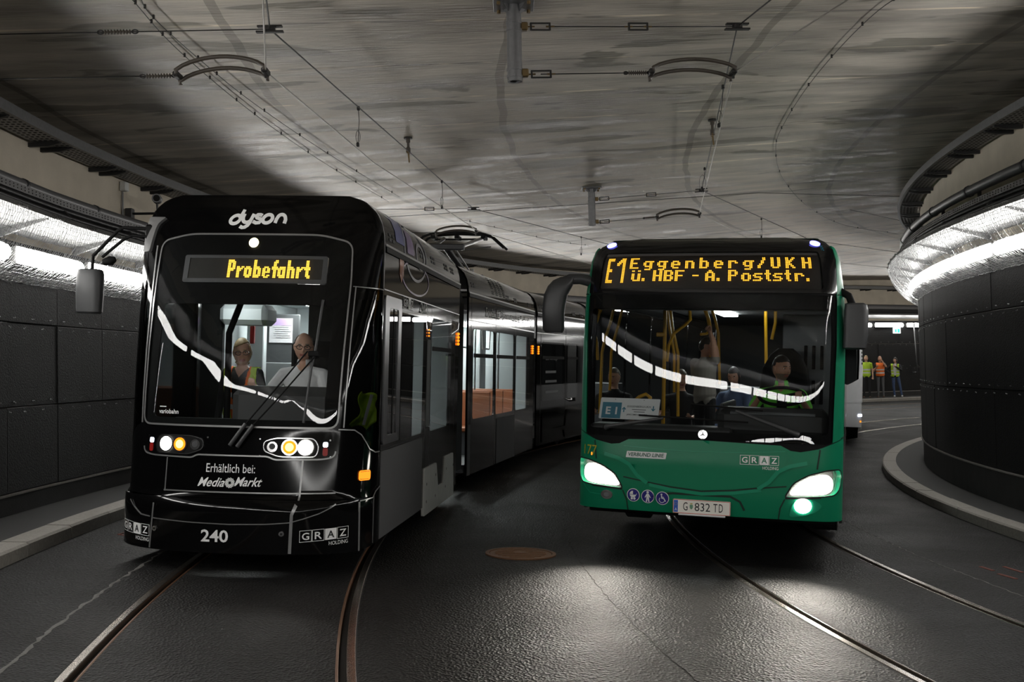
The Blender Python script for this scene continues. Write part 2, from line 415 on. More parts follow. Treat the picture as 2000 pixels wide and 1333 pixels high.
# ---- walls: concrete, plinth with ledge, three rows of black acoustic panels with bolts
def wall(name, side, zs, rows_view, lab, ledge):
    fn = wallL if side == 'L' else wallR
    R = RWL if side == 'L' else RWR
    zf = zroad(R) + SW
    mb = MB(); mb.sweep([(-.06, zf - .2), (-.06, 5.8), (-.4, 5.8), (-.4, zf - .2)], fn, arange(PH0, PH1, 1.0))
    root = mb.build(name, 'wall_concrete', label=lab, cat='wall', kind='structure')
    mb = MB(); mb.sweep([(-.06, zf - .05), (-.06, zs[0] - .03), (.0, zs[0] - .03), (.0, zf - .05)], fn, arange(PH0, PH1, 1.0)); mb.build('plinth', 'plinth', root)
    mb = MB(); mb.sweep([(-.05, zs[0] - .03), (-.05, zs[0] - .005), (.035, zs[0] - .005), (.035, zs[0] - .03)], fn, arange(PH0, PH1, 1.0)); mb.build('ledge', 'granite_grey' if ledge else 'plinth', root)
    rnd = random.Random(11)
    st = math.degrees(1.25 / R)
    rest = MB(); riv = MB()
    n = int((PH1 - PH0) / st)
    for i in range(n):
        a, b = PH0 + i * st, PH0 + (i + 1) * st
        seen = any(x0 <= a and b <= x1 for x0, x1 in rows_view)
        for r in range(3):
            z0, z1 = zs[r] + .004, zs[r + 1] - .004
            o = rnd.uniform(-.006, .006); g = .004 / R * 57.3
            pr = [(-.05, z0), (.02 + o, z0), (.026 + o, z0 + .006), (.026 + o, z1 - .006), (.02 + o, z1), (-.05, z1)]
            if seen:
                m2 = MB(); m2.sweep(pr, fn, arange(a + g, b - g, 1.0)); m2.build('panel', 'acoustic_panel', root)
            else: rest.sweep(pr, fn, arange(a + g, b - g, 1.4))
            if seen:
                for k in range(3):
                    dd = a + st * (.14 + .36 * k)
                    for e in (-.018, .018):
                        for zz in (() if r == 0 else (z0 + .05, z0 - .055)):
                            if zz < zs[0] + .03 and r > 0: continue
                            c = fn(.028, zz + rnd.uniform(-.008, .008), dd + math.degrees(e / R) + (.35 if zz < z0 else 0))
                            riv.ball(c, .008, 6, 4)
    rest.build('panel_run', 'acoustic_panel', root, kind='stuff')
    riv.build('bolts', 'rivet', root, kind='stuff', smooth=True)
    return root
wall('wall_left', 'L', [.5, 1.41, 2.32, 3.2], [(-9, 10), (54, 74)], 'outer tunnel wall of pale concrete clad below with black acoustic panels', True)
wall('wall_right', 'R', [.24, 1.32, 2.40, 3.32], [(-2, 34)], 'rounded inner tunnel wall clad with black acoustic panels', True)

# ---- ceiling
def ceiling_mesh():
    rs = arange(RWR - .3, RWL + .3, .6); ds = arange(PH0, PH1, 1.0); n = len(rs); V = []; UV = []
    for d in ds:
        for r in rs:
            p = pol(r, d, 0); V.append((p.x, p.y, zceil(p.x, p.y))); UV.append((r, math.radians(d) * 33))
    F = [(i * n + j, (i + 1) * n + j, (i + 1) * n + j + 1, i * n + j + 1) for i in range(len(ds) - 1) for j in range(n - 1)]
    me = mesh('ceiling', V, F); uv = me.uv_layers.new(name='UVMap')
    for l in me.loops: uv.data[l.index].uv = UV[l.vertex_index]
    me.polygons.foreach_set('use_smooth', [True] * len(me.polygons))
    bm = bmesh.new(); bm.from_mesh(me)
    if bm.faces[:] and sum(f.normal.z for f in bm.faces) > 0: bmesh.ops.reverse_faces(bm, faces=bm.faces)
    ret = bmesh.ops.extrude_face_region(bm, geom=bm.faces[:])
    for v in [e for e in ret['geom'] if isinstance(e, bmesh.types.BMVert)]: v.co.z += .3
    bmesh.ops.recalc_face_normals(bm, faces=bm.faces)
    bm.to_mesh(me); bm.free(); me.set_sharp_from_angle(angle=math.radians(40))
    return me
link('ceiling', ceiling_mesh(), MATS['ceiling_concrete'], label='board-marked concrete tunnel ceiling with dark patches', cat='ceiling', kind='structure')
# closing walls where the tunnel runs on, well out of sight
for nm, d, lab in (('wall_front', PH1, 'plain concrete wall at the far end of the bend'), ('wall_back', PH0, 'plain concrete wall at the near end of the bend')):
    mb = MB(); e = .4 if d > 0 else -.4
    V = [pol(r, dd, z) for dd in (d, d + e) for r in (RWR - .3, RWL + .3) for z in (-.9, 6.2)]
    mb.add(V, [(0, 1, 3, 2), (4, 6, 7, 5), (0, 4, 5, 1), (2, 3, 7, 6), (0, 2, 6, 4), (1, 5, 7, 3)]); mb.build(nm, 'wall_concrete', label=lab, cat='wall', kind='structure')

# ---- fluorescent lamps along both walls, under a sheet-metal shelf and behind wire netting
def lamp_mesh(side, z, length, R):
    """one lamp: tube with rounded ends and its housing, built at degree 0"""
    fn = wallL if side == 'L' else wallR
    h = math.degrees(length / 2 / R)
    ds = [-h, -h * .985, -h * .5, 0, h * .5, h * .985, h]
    rr = [.045, .088, .088, .088, .088, .088, .045]
    base = fn(0, 0, 0); V = []; n = 12
    for d, r in zip(ds, rr):
        for k in range(n):
            a = 2 * math.pi * k / n; V.append(fn(.125 + max(0, r * .85 * math.cos(a)), z + r * math.sin(a), d))      # shallow lens, flat at the back
    F = [(i * n + k, i * n + (k + 1) % n, (i + 1) * n + (k + 1) % n, (i + 1) * n + k) for i in range(len(ds) - 1) for k in range(n)] + [tuple(range(n)), tuple(range((len(ds) - 1) * n, len(ds) * n))]
    t = mesh('tube', V, F, True)
    mb = MB(); mb.sweep([(.03, z - .07), (.10, z - .095), (.135, z - .095), (.123, z - .085), (.123, z + .085), (.135, z + .095), (.10, z + .095), (.03, z + .07)], fn, arange(-h * .98, h * .98, 1)); 
    b = bmesh.new(); hm = mesh('housing', mb.V, mb.F); b.from_mesh(hm); bmesh.ops.recalc_face_normals(b, faces=b.faces); b.to_mesh(hm); b.free()
    return t, hm
def lamps(side, z, length, start, pitch, R, lab, grp):
    t, h = lamp_mesh(side, 0 if side == 'L' else z, length, R)
    t.materials.append(MATS['tube_light']); h.materials.append(MATS['shelf_white'])
    d = start - pitch * int((start - PH0 - 1) / pitch)
    while d < PH1 - 2:
        a = math.radians(d)
        # rotate about the centre of the bend
        M = Matrix.Translation((CX, CD, 0)) @ Matrix.Rotation(-a, 4, 'Z') @ Matrix.Translation((-CX, -CD, 0))
        if side == 'L': M = Matrix.Translation((0, 0, stretch(z, d))) @ M
        root = empty('fluorescent_lamp', M @ Matrix.Translation(Vector((CX - (RWL if side == 'L' else RWR), CD, 0))), label=lab, cat='lamp', group=grp)
        off = Matrix.Translation(-Vector((CX - (RWL if side == 'L' else RWR), CD, 0)))
        for me, nm in ((t, 'tube'), (h, 'housing')):
            o = link(nm, me, None, root); o.matrix_local = off
        d += pitch
lamps('L', 3.03, 1.62, .42, 2.742, 39.3, 'white fluorescent tube lamp in the row along the outer wall', 'tube lamps along the outer wall')
lamps('R', 3.2, 1.76, 6.9, 4.05, 27.9, 'white fluorescent tube lamp in the row round the inner wall', 'tube lamps round the inner wall')

def shelf(side, z, lab1, lab2, view, netview, lab3):
    fn = wallL if side == 'L' else wallR
    R = RWL if side == 'L' else RWR
    root = empty('lamp_shelf', label=lab1, cat='shelf')
    mb = MB(); mb.sweep([(0, z + .27), (.56, z + .38), (.56, z + .41), (.575, z + .41), (.575, z + .36), (.56, z + .36), (0, z + .25)], fn, arange(PH0, PH1, 1)); mb.build('sheet', 'shelf_white', root, angle=30)
    st = math.degrees(1.9 / R)
    d = view[0]
    while d < view[1]:
        w_ = math.degrees(.02 / R)
        m2 = MB(); m2.sweep([(0, z + .16), (.53, z + .345), (.53, z + .365), (0, z + .25)], fn, [d - w_, d + w_]); m2.build('bracket', 'shelf_white', root)
        d += st
    # cable ducts in the dark space above the shelf, with a perforated rail along the front
    duct = empty('cable_duct', label=lab2, cat='duct')
    mb = MB(); mb.sweep([(-.05, z + .42), (.30, z + .42), (.30, z + .60), (-.05, z + .60)], fn, arange(PH0, PH1, 1)); mb.build('duct_body', 'dark_steel', duct)
    for o, zz, r in ((.40, z + .47, .03), (.47, z + .46, .022), (.38, z + .55, .025)):
        mb = MB(); mb.tube([fn(o, zz, d) for d in arange(PH0, PH1, 1)], r, 6); mb.build('cable', 'dark_steel', duct, smooth=True)
    mb = MB(); mb.sweep([(.30, z + .60), (.36, z + .60), (.36, z + .68), (.34, z + .68), (.34, z + .62), (.30, z + .62)], fn, arange(PH0, PH1, 1)); mb.build('rail', 'galvanized', duct)
    mb = MB(); d = netview[0]
    while d < netview[1]:
        for dz in (0, .03):
            c = fn(.361, z + .625 + dz, d); mb.ball(c, .008, 6, 4)
        d += math.degrees(.09 / R)
    mb.build('rail_holes', 'groove', duct, kind='stuff')
    d = view[0] + st * .4
    while d < view[1]:
        w_ = math.degrees(.03 / R)
        m2 = MB(); m2.sweep([(0, z + .40), (.52, z + .40), (.52, z + .42), (.34, z + .62), (0, z + .62)], fn, [d - w_, d + w_]); m2.build('support', 'dark_steel', duct)
        d += st
    # netting
    rnd = random.Random(3)
    nt = MB(); tw = .0028
    prof = [(.575, z + .40), (.56, z + .30), (.50, z + .16), (.41, z + .02), (.29, z - .11), (.15, z - .20), (.035, z - .27)]
    pp = []
    for (a, b), (c, e) in zip(prof, prof[1:]):
        for k in range(3): pp.append((a + (c - a) * k / 3, b + (e - b) * k / 3))
    pp.append(prof[-1])
    ds = arange(netview[0], netview[1], math.degrees(.045 / R))
    jit = {}
    def pt(i, j):
        if (i, j) not in jit:
            jit[i, j] = fn(pp[j][0] + rnd.uniform(-.008, .008) + .012 * math.sin(i * .31), pp[j][1] + rnd.uniform(-.008, .008), ds[i] + math.degrees(rnd.uniform(-.008, .008) / R))
        return jit[i, j]
    for i in range(len(ds)):
        nt.tube([pt(i, j) for j in range(len(pp))], tw, 3, False)
    for j in range(len(pp)):
        nt.tube([pt(i, j) for i in range(len(ds))], tw if 0 < j < len(pp) - 1 else tw * 2, 3, False)
    nt.build('wire_netting', 'wire_net', None, label=lab3, cat='netting', kind='stuff', fixn=False)
shelf('L', 3.03, 'white sheet-metal shelf over the lamps of the outer wall', 'dark cable duct with perforated rail above the outer lamp shelf', (-12, 14), (-5, 9), 'wire netting hung in front of the lamps of the outer wall')
shelf('R', 3.2, 'white sheet-metal shelf over the lamps of the inner wall', 'dark cable duct with perforated rail above the inner lamp shelf', (-2, 36), (0, 33), 'wire netting hung in front of the lamps of the inner wall')

# ---- pipes
def pipe(side, o, z, r, d0, d1, lab, view, extra=None):
    fn = wallL if side == 'L' else wallR; R = RWL if side == 'L' else RWR
    root = empty('pipe', label=lab, cat='pipe')
    pts = [fn(o, z, d) for d in arange(d0, d1, 1)]
    if extra: pts += extra
    mb = MB(); mb.tube(pts, r, 14); mb.build('pipe_run', 'pipe_grey', root, smooth=True)
    d = view[0]
    while d < view[1]:
        e = math.degrees(.025 / R)
        m2 = MB(); m2.tube([fn(o, z, d - e), fn(o, z, d + e)], r * 1.15, 14); m2.build('clamp', 'dark_steel', root, angle=40)
        m2 = MB(); m2.box(fn(o * .5, z - .08, d), (.04, .04, .2)); m2.build('hanger', 'dark_steel', root)
        d += math.degrees(1.9 / R)
pipe('L', .27, 3.74, .062, PH0, PH1, 'thick grey pipe along the outer wall above the lamps', (-12, 12))
_e = [wallR(.27 + .0, 4.05 - .05, 24.3), wallR(.22, 3.9, 25.2), wallR(.1, 3.75, 26.0)]
pipe('R', .27, 4.05, .07, PH0, 24.0, 'thick grey pipe on the inner wall that turns down round the corner', (-2, 24), _e)

# ---- cable trays under the ceiling
def tray(side, z, lab, view):
    fn = wallL if side == 'L' else wallR; R = RWL if side == 'L' else RWR
    root = empty('cable_tray', label=lab, cat='tray')
    mb = MB(); mb.sweep([(0, z), (.36, z), (.36, z + .11), (.352, z + .11), (.352, z + .01), (0, z + .01)], fn, arange(PH0, PH1, 1)); mb.build('tray_run', 'galvanized', root)
    for o, r in ((.08, .03), (.15, .025), (.21, .03), (.28, .025)):
        mb = MB(); mb.tube([fn(o, z + .03, d) for d in arange(PH0, PH1, 1)], r, 6); mb.build('cable', 'dark_steel', root, smooth=True)
    mb = MB(); d = view[0]
    while d < view[1]:
        for o in (.06, .12, .18, .24, .30): mb.box(fn(o, z - .001, d), (.03, .03, .004))
        d += math.degrees(.1 / R)
    mb.build('perforation', 'groove', root, kind='stuff')
    st = math.degrees((1.62 if side == 'L' else 1.62) / R)
    d = .31 + st * int((view[0] - .31) / st)
    while d < view[1]:
        for e in (0, math.degrees(.31 / R)):
            w_ = math.degrees(.025 / R)
            m2 = MB(); m2.sweep([(-.06, z - .05), (.16, z - .05), (.30, z - .015), (.30, z), (-.06, z)], fn, [d + e - w_, d + e + w_]); m2.build('bracket', 'dark_steel', root)
        d += st
tray('L', 4.38, 'galvanized cable tray on brackets along the top of the outer wall', (-10, 74))
tray('R', 4.72, 'galvanized cable tray on brackets along the top of the inner wall', (-3, 36))

# ---- small fittings on the outer wall
cc = wallL(.42, 4.12, 4.16)
cr = empty('surveillance_camera', label='small grey surveillance camera on an arm above the outer lamps', cat='camera')
ax = Vector((.25, -1, -.05)).normalized()
mb = MB(); mb.tube([cc - ax * .1, cc - ax * .09, cc + ax * .09, cc + ax * .1], [.055, .065, .065, .06], 16); mb.build('body', 'galvanized', cr, angle=40)
mb = MB(); mb.cyl(cc + ax * .105, ax, .045, .02, 16); mb.build('lens', 'groove', cr)
mb = MB(); mb.tube([cc - Vector((0, 0, .06)), cc - Vector((0, 0, .2)), wallL(.0, 3.93, 4.16)], .018, 8); mb.build('arm', 'dark_steel', cr)
mb = MB(); mb.box(wallL(.03, 3.93, 4.16), (.1, .12, .14), bev=.01); mb.build('wall_plate', 'dark_steel', cr)
jb = empty('junction_box', label='small white junction box with conduit on the concrete above the tram', cat='box')
mb = MB(); mb.box(wallL(-.01, 4.29, 4.05), (.09, .13, .13), bev=.012); mb.build('box', 'white_plastic', jb)
mb = MB(); mb.tube([wallL(-.035, 4.22, 4.05), wallL(-.035, 3.7, 4.05)], .014, 8); mb.build('conduit', 'galvanized', jb)
jb2 = empty('junction_box', label='small white junction box with conduit behind the pantograph', cat='box')
dj = 27.0
mb = MB(); mb.box(wallL(-.01, 4.25, dj), (.09, .13, .14), bev=.012); mb.build('box', 'white_plastic', jb2)
mb = MB(); mb.tube([wallL(-.035, 4.2, dj), wallL(-.035, 3.3, dj)], .016, 8); mb.build('conduit', 'galvanized', jb2)
# far wall: cable ladder, exit sign, pole
for zz, lab in ((3.78, 'upper grey conduit on the far stretch of the outer wall'), (3.52, 'lower grey conduit on the far stretch of the outer wall')):
    mb = MB(); mb.tube([wallL(.1, zz, d) for d in arange(56, 72, 1)], .035, 8); mb.build('conduit', 'pipe_grey', None, smooth=True, label=lab, cat='conduit')
pl = empty('pole', label='thin grey pole standing against the far wall beside the bystanders', cat='pole')
mb = MB(); mb.tube([wallL(.3, 3.1, 65.4), wallL(.3, 1.15, 65.55)], .03, 8); mb.build('pole_shaft', 'galvanized', pl, smooth=True)
mb = MB(); mb.tube([wallL(.3, 1.2, 65.55), wallL(.02, 1.2, 65.55)], .025, 8); mb.build('wall_mount', 'galvanized', pl, smooth=True)
emat('sign_white', (.8, .92, .9), 1.2); emat('sign_green', (.05, .55, .42), 1.0)
sg = empty('exit_sign', label='lit green and white emergency exit sign on the far wall', cat='sign')
def arc_box(name, side, o, z, d, wd, ht, th, m, parent):
    fn = wallL if side == 'L' else wallR; R = RWL if side == 'L' else RWR; h = math.degrees(wd / 2 / R)
    mb = MB(); mb.sweep([(o, z - ht / 2), (o + th, z - ht / 2), (o + th, z + ht / 2), (o, z + ht / 2)], fn, [d - h, d + h]); return mb.build(name, m, parent)
sz = 2.82
arc_box('sign_body', 'L', .03, sz, 64.25, .40, .22, .06, 'sign_white', sg)
arc_box('running_figure', 'L', .091, sz - .01, 64.12, .09, .12, .004, 'sign_green', sg)
arc_box('door_symbol', 'L', .091, sz - .01, 64.37, .13, .14, .004, 'sign_green', sg)

# ---- chalk marks
mat('chalk_red', (.16, .045, .03), .8, noise=.5, nscale=40)
def chalk(segs, lab):
    mb = MB()
    for (x0, y0), (x1, y1), w_ in segs:
        P, Q = on_road(x0, y0), on_road(x1, y1); d = (Q - P).normalized(); s = d.cross(Vector((0, 0, 1))) * w_
        V = [P - s, P + s, Q + s, Q - s]; mb.add([v + Vector((0, 0, .006)) for v in V] + [v + Vector((0, 0, -.002)) for v in V], [(0, 1, 2, 3), (4, 7, 6, 5), (0, 4, 5, 1), (1, 5, 6, 2), (2, 6, 7, 3), (3, 7, 4, 0)])
    mb.build('chalk_mark', 'chalk_red', None, label=lab, cat='mark')
chalk([((231, 1045), (258, 1038), .012), ((231, 1045), (250, 1048), .010)], 'small red arrow chalked on the asphalt by the outer kerb')
chalk([((1915, 1108), (1940, 1116), .018), ((1950, 1122), (1985, 1132), .018), ((1960, 1108), (1996, 1119), .016)], 'faint red chalk strokes on the asphalt by the inner kerb')
# ---- manhole cover between the vehicles
mp = on_road(1017, 1083)
th = Rof(mp.x, mp.y)
rad = Vector((mp.x - CX, mp.y - CD, 0)).normalized()
nrm = Vector((-KB * rad.x, -KB * rad.y, 1)).normalized()
e1 = (rad - nrm * rad.dot(nrm)).normalized(); e2 = nrm.cross(e1)
mm = Matrix(((e1.x, e2.x, nrm.x, mp.x), (e1.y, e2.y, nrm.y, mp.y), (e1.z, e2.z, nrm.z, mp.z), (0, 0, 0, 1)))
mh = empty('manhole_cover', mm, label='round rusty manhole cover in the road between tram and bus', cat='manhole')
mb = MB(); mb.cyl((0, 0, -.012), (0, 0, 1), .30, .04, 40); mb.build('lid', 'rust_iron', mh)
mb = MB(); n = 40
V = [(r * math.cos(2 * math.pi * k / n), r * math.sin(2 * math.pi * k / n), z) for (r, z) in ((.31, -.03), (.31, .012), (.345, .012), (.345, -.03)) for k in range(n)]
mb.add(V, [(j * n + k, j * n + (k + 1) % n, (j + 1) * n + (k + 1) % n, (j + 1) * n + k) for j in range(3) for k in range(n)]); mb.build('frame', 'rust_iron', mh)
for k in range(-4, 5):
    hl = math.sqrt(.25 ** 2 - (k * .055) ** 2) if abs(k * .055) < .25 else .05
    m2 = MB(); m2.box((0, k * .055, .011), (hl * 2, .022, .008)); m2.build('rib', 'rust_iron', mh)
m2 = MB(); m2.cyl((0, 0, .013), (0, 0, 1), .07, .012, 20); m2.build('boss', 'rust_iron', mh)

# ================================================================== OVERHEAD LINE
UC = under_ceiling
def wire(name, pts, r, m, lab, cat='wire', n=6):
    mb = MB(); mb.tube(pts, r, n); return mb.build(name, m, None, smooth=True, label=lab, cat=cat)
MSG, CON = .20, .60                 # drop of carrying wire and contact wire below the ceiling
Lm = [UC(512, -260, MSG), UC(518, -20, MSG), UC(527, 57, MSG), UC(925, 408, MSG), UC(1190, 478, MSG), UC(1330, 512, MSG)]
Lc = [UC(509, -200, CON), UC(513, -10, CON), UC(519, 140, CON), UC(730, 318, CON), UC(935, 452, CON), UC(1150, 515, CON), UC(1300, 545, CON)]
Rm = [UC(1640, -110, MSG), UC(1505, 0, MSG), UC(1440, 52, MSG), UC(1370, 372, MSG), UC(1585, 470, MSG), UC(1850, 506, MSG)]
Rc = [UC(1790, -85, CON), UC(1655, 0, CON), UC(1432, 142, CON), UC(1366, 418, CON), UC(1460, 465, CON), UC(1650, 515, CON), UC(1760, 525, CON)]
wire('carrying_wire', Lm, .007, 'wire_dark', 'dark carrying wire strung over the black tram')
wire('contact_wire', Lc, .0065, 'wire_copper', 'pale contact wire strung over the black tram')
wire('carrying_wire', Rm, .007, 'wire_dark', 'dark carrying wire strung over the green bus')
wire('contact_wire', Rc, .0065, 'wire_copper', 'pale contact wire strung over the green bus')
def along(P, Q, t): return P + (Q - P) * t
def dropper(P, Q, lab):
    root = empty('dropper', label=lab, cat='dropper', group='wire droppers of the overhead line')
    mb = MB(); mb.tube([P, P + (Q - P) * .35 + Vector((.01, 0, 0)), Q], .0035, 5); mb.build('strand', 'wire_dark', root)
    mb = MB(); c = P + (Q - P) * .78; h = (Q - P).length * .16; n = 12
    mb.tube([c + Vector((math.sin(2 * math.pi * k / n) * h * .35, 0, math.cos(2 * math.pi * k / n) * h)) for k in range(n + 1)], .003, 5, False); mb.build('loop', 'wire_dark', root)
    for c in (P, Q):
        mb = MB(); mb.box(c, (.03, .04, .045), bev=.006); mb.build('clamp', 'wire_dark', root)
dropper(UC(700, 212, MSG), UC(699, 283, CON), 'looped wire dropper above the tram nose, before the ceiling hanger')
dropper(UC(863, 355, MSG), UC(863, 405, CON), 'looped wire dropper just before the sheave behind the tram front')
dropper(UC(1412, 170, MSG), UC(1404, 245, CON), 'looped wire dropper between registration arm and hanger ahead of the bus')
dropper(UC(1376, 330, MSG), UC(1371, 368, CON), 'looped wire dropper just before the sheave of the farther post')
dropper(UC(1487, 428, MSG), UC(1487, 463, CON), 'small wire dropper right above the bus display')
dropper(UC(1135, 464, MSG), UC(1135, 497, CON), 'small wire dropper beside the pantograph and the bus mirror')
def hanger(px, py, lab):
    p = UC(px, py, 0.0); q = p - Vector((0, 0, MSG + .02))
    root = empty('ceiling_hanger', p.copy() and Matrix.Translation(p), label=lab, cat='hanger')
    mb = MB(); mb.cyl((0, 0, -.012), (0, 0, 1), .055, .024, 12); mb.build('ceiling_plate', 'wire_dark', root)
    mb = MB(); mb.tube([(0, 0, -.02), (0, 0, -.07), (0, 0, -.075), (0, 0, -.13), (0, 0, -.14), (0, 0, -.2)], [.028, .028, .018, .018, .03, .03], 10); mb.build('stem', 'insulator', root, angle=40)
    mb = MB(); mb.box((0, 0, -.2), (.03, .09, .03)); mb.build('clamp', 'brass', root)
    mb = MB(); mb.tube([(0, 0, -.2), (.01, 0, -.33)], .01, 8); mb.build('bolt_end', 'brass', root)
hanger(797, 268, 'short dark ceiling hanger holding the wire over the black tram')
hanger(1391, 233, 'short dark ceiling hanger holding the wire over the green bus')

def turnbuckle(P, Q, lab, name='turnbuckle', L=.16, w_=.028, m='wire_dark', grp='wire tensioners of the overhead line'):
    """an open frame between P and Q"""
    d = (Q - P).normalized(); u = Vector((0, 0, 1)); u = (u - d * u.dot(d)).normalized(); s = d.cross(u)
    c = (P + Q) / 2; root = empty(name, label=lab, cat='tensioner', group=grp)
    for k in (-1, 1):
        mb = MB(); mb.box(c + u * (w_ * k), (L, .014, .012), (d, s, u)); mb.build('frame_bar', m, root)
        mb = MB(); mb.tube([c + d * (L * .3 * k), c + d * (L * .75 * k)], .007, 6); mb.build('threaded_rod', 'brass', root)
        mb = MB(); mb.box(c + d * (L * .5 * k), (.014, .02, w_ * 2.3), (d, s, u)); mb.build('end_block', m, root)
def spring(P, Q, lab):
    d = (Q - P).normalized(); L = (Q - P).length; u = Vector((0, 0, 1)); s = d.cross(u).normalized(); u = s.cross(d)
    root = empty('tension_insulator', label=lab, cat='insulator', group='ribbed insulators of the overhead line')
    mb = MB(); n = 9; pts = []; rs = []
    for k in range(n):
        t = .2 + .6 * k / (n - 1); pts += [P + d * (L * (t - .02)), P + d * (L * t), P + d * (L * (t + .02))]; rs += [.010, .022, .010]
    mb.tube(pts, rs, 10); mb.build('ribbed_body', 'insulator', root, smooth=True)
    for t in (.08, .92):
        mb = MB(); c = P + d * (L * t); k = 12; r = L * .075
        mb.tube([c + d * (r * math.cos(2 * math.pi * i / k)) + u * (r * .6 * math.sin(2 * math.pi * i / k)) for i in range(k + 1)], .006, 6, False); mb.build('eye', 'wire_dark', root)
def arm(P, Q, rise, lab):
    """double curved registration arm from P to Q"""
    root = empty('registration_arm', label=lab, cat='arm', group='curved registration arms of the overhead line')
    d = Q - P; side = Vector((d.y, -d.x, 0)).normalized() * .055
    for k in (-1, 1):
        pts = []
        for i in range(13):
            t = i / 12; pts.append(P + d * t + side * k + Vector((0, 0, rise * (1 - (2 * t - 1) ** 2) ** .8 + .03 * k)))
        mb = MB(); mb.tube([pts[0] - Vector((0, 0, .03)) + d * .01] + pts + [pts[-1] - Vector((0, 0, .03))], .017, 8); mb.build('curved_rod', 'insulator', root, smooth=True)
    for c in (P, Q):
        mb = MB(); mb.box(c + Vector((0, 0, .0)), (.05, .13, .045), bev=.01); mb.build('end_clamp', 'wire_dark', root)
    mb = MB(); mb.tube([Q, Q - Vector((0, 0, .05))], .012, 6); mb.build('wire_clip', 'wire_dark', root)
def sheave(p, d, lab):
    root = empty('wire_sheave', label=lab, cat='pulley', group='wire sheaves of the overhead line')
    d = d.normalized()
    mb = MB(); mb.cyl(p, (0, 0, 1), .045, .03, 16); mb.build('wheel', 'wire_dark', root)
    mb = MB(); mb.box(p + Vector((0, 0, .022)), (.2, .04, .014), (d, Vector((-d.y, d.x, 0)), Vector((0, 0, 1)))); mb.build('strap', 'wire_dark', root)
    mb = MB(); mb.box(p - Vector((0, 0, .022)), (.22, .04, .014), (d, Vector((-d.y, d.x, 0)), Vector((0, 0, 1)))); mb.build('strap', 'wire_dark', root)
def post(px, py, near, lab, s=''):
    base = UC(px, py, 0.0)
    root = empty('support_post', Matrix.Translation(base), label=lab, cat='post')
    mb = MB(); mb.box((0, 0, -.012), (.34, .30, .024), bev=.004); mb.build('flange', 'galvanized', root)
    for i in (-1, 1):
        for j in (-1, 1):
            mb = MB(); mb.cyl((.125 * i, .11 * j, -.035), (0, 0, 1), .017, .03, 6); mb.build('bolt', 'brass', root)
    for k in range(4):
        a = math.pi / 4 + k * math.pi / 2; c, s_ = math.cos(a), math.sin(a); mb = MB()
        mb.add([(c * .06, s_ * .06, -.024), (c * .13, s_ * .13, -.024), (c * .06, s_ * .06, -.085), (c * .06 + .006, s_ * .06, -.024), (c * .13 + .006, s_ * .13, -.024), (c * .06 + .006, s_ * .06, -.085)], [(0, 1, 2), (3, 5, 4), (0, 3, 4, 1), (1, 4, 5, 2), (0, 2, 5, 3)]); mb.build('gusset', 'galvanized', root)
    mb = MB(); n = 24
    V = [(r * math.cos(2 * math.pi * k / n), r * math.sin(2 * math.pi * k / n), z) for (r, z) in ((.062, -.024), (.062, -.66), (.045, -.66), (.045, -.5)) for k in range(n)]
    mb.add(V, [(j * n + k, j * n + (k + 1) % n, (j + 1) * n + (k + 1) % n, (j + 1) * n + k) for j in range(3) for k in range(n)] + [tuple(range(3 * n, 4 * n))]); mb.build('tube', 'galvanized', root, angle=40)
    for z in (-MSG, -CON + .01):
        for dz in (-.03, .03):
            mb = MB(); mb.cyl((0, 0, z + dz), (0, 0, 1), .068, .018, 24); mb.build('clamp_band', 'galvanized', root)
        mb = MB(); mb.box((.085, 0, z), (.06, .05, .07), bev=.008); mb.build('clamp_lug', 'brass', root)
    return base
def span(base, sh, armP, armQ, tag_, tb2=.52):
    """carrying span and registration span from a post to the wires"""
    P = base + Vector((.11, 0, -MSG)); Q = sh
    wire('span_wire', [P + (Q - P) * .1, Q], .005, 'wire_dark', 'upper cross span from the %s to the carrying wire' % tag_)
    d = Q - P
    turnbuckle(P, P + d.normalized() * .22, 'frame tensioner at the upper clamp of the %s' % tag_)
    turnbuckle(P + d * tb2 - d.normalized() * .1, P + d * tb2 + d.normalized() * .1, 'frame tensioner in the middle of the span at the %s' % tag_)
    sheave(Q, d, 'sheave on the carrying wire at the %s' % tag_)
    P2 = base + Vector((.11, 0, -CON)); d2 = armP - P2
    wire('span_wire', [P2 + d2 * .1, armP], .005, 'wire_dark', 'lower cross span from the %s to the contact wire' % tag_)
    turnbuckle(P2, P2 + d2.normalized() * .22, 'frame tensioner at the lower clamp of the %s' % tag_)
    spring(armP - d2.normalized() * .24, armP, 'ribbed insulator on the lower span at the %s' % tag_)
    arm(armP, armQ, .07, 'curved double registration arm at the %s' % tag_)
b1 = post(1003, 6, True, 'thick galvanized support post hanging from the ceiling between tram and bus')
span(b1, UC(1440, 52, MSG), UC(1272, 142, CON), UC(1432, 142, CON), 'thick near ceiling post')
b2 = post(1155, 367, False, 'slender-looking galvanized support post hanging over the gap behind the bus roof')
span(b2, UC(1370, 372, MSG), UC(1283, 424, CON), UC(1366, 418, CON), 'farther ceiling post')
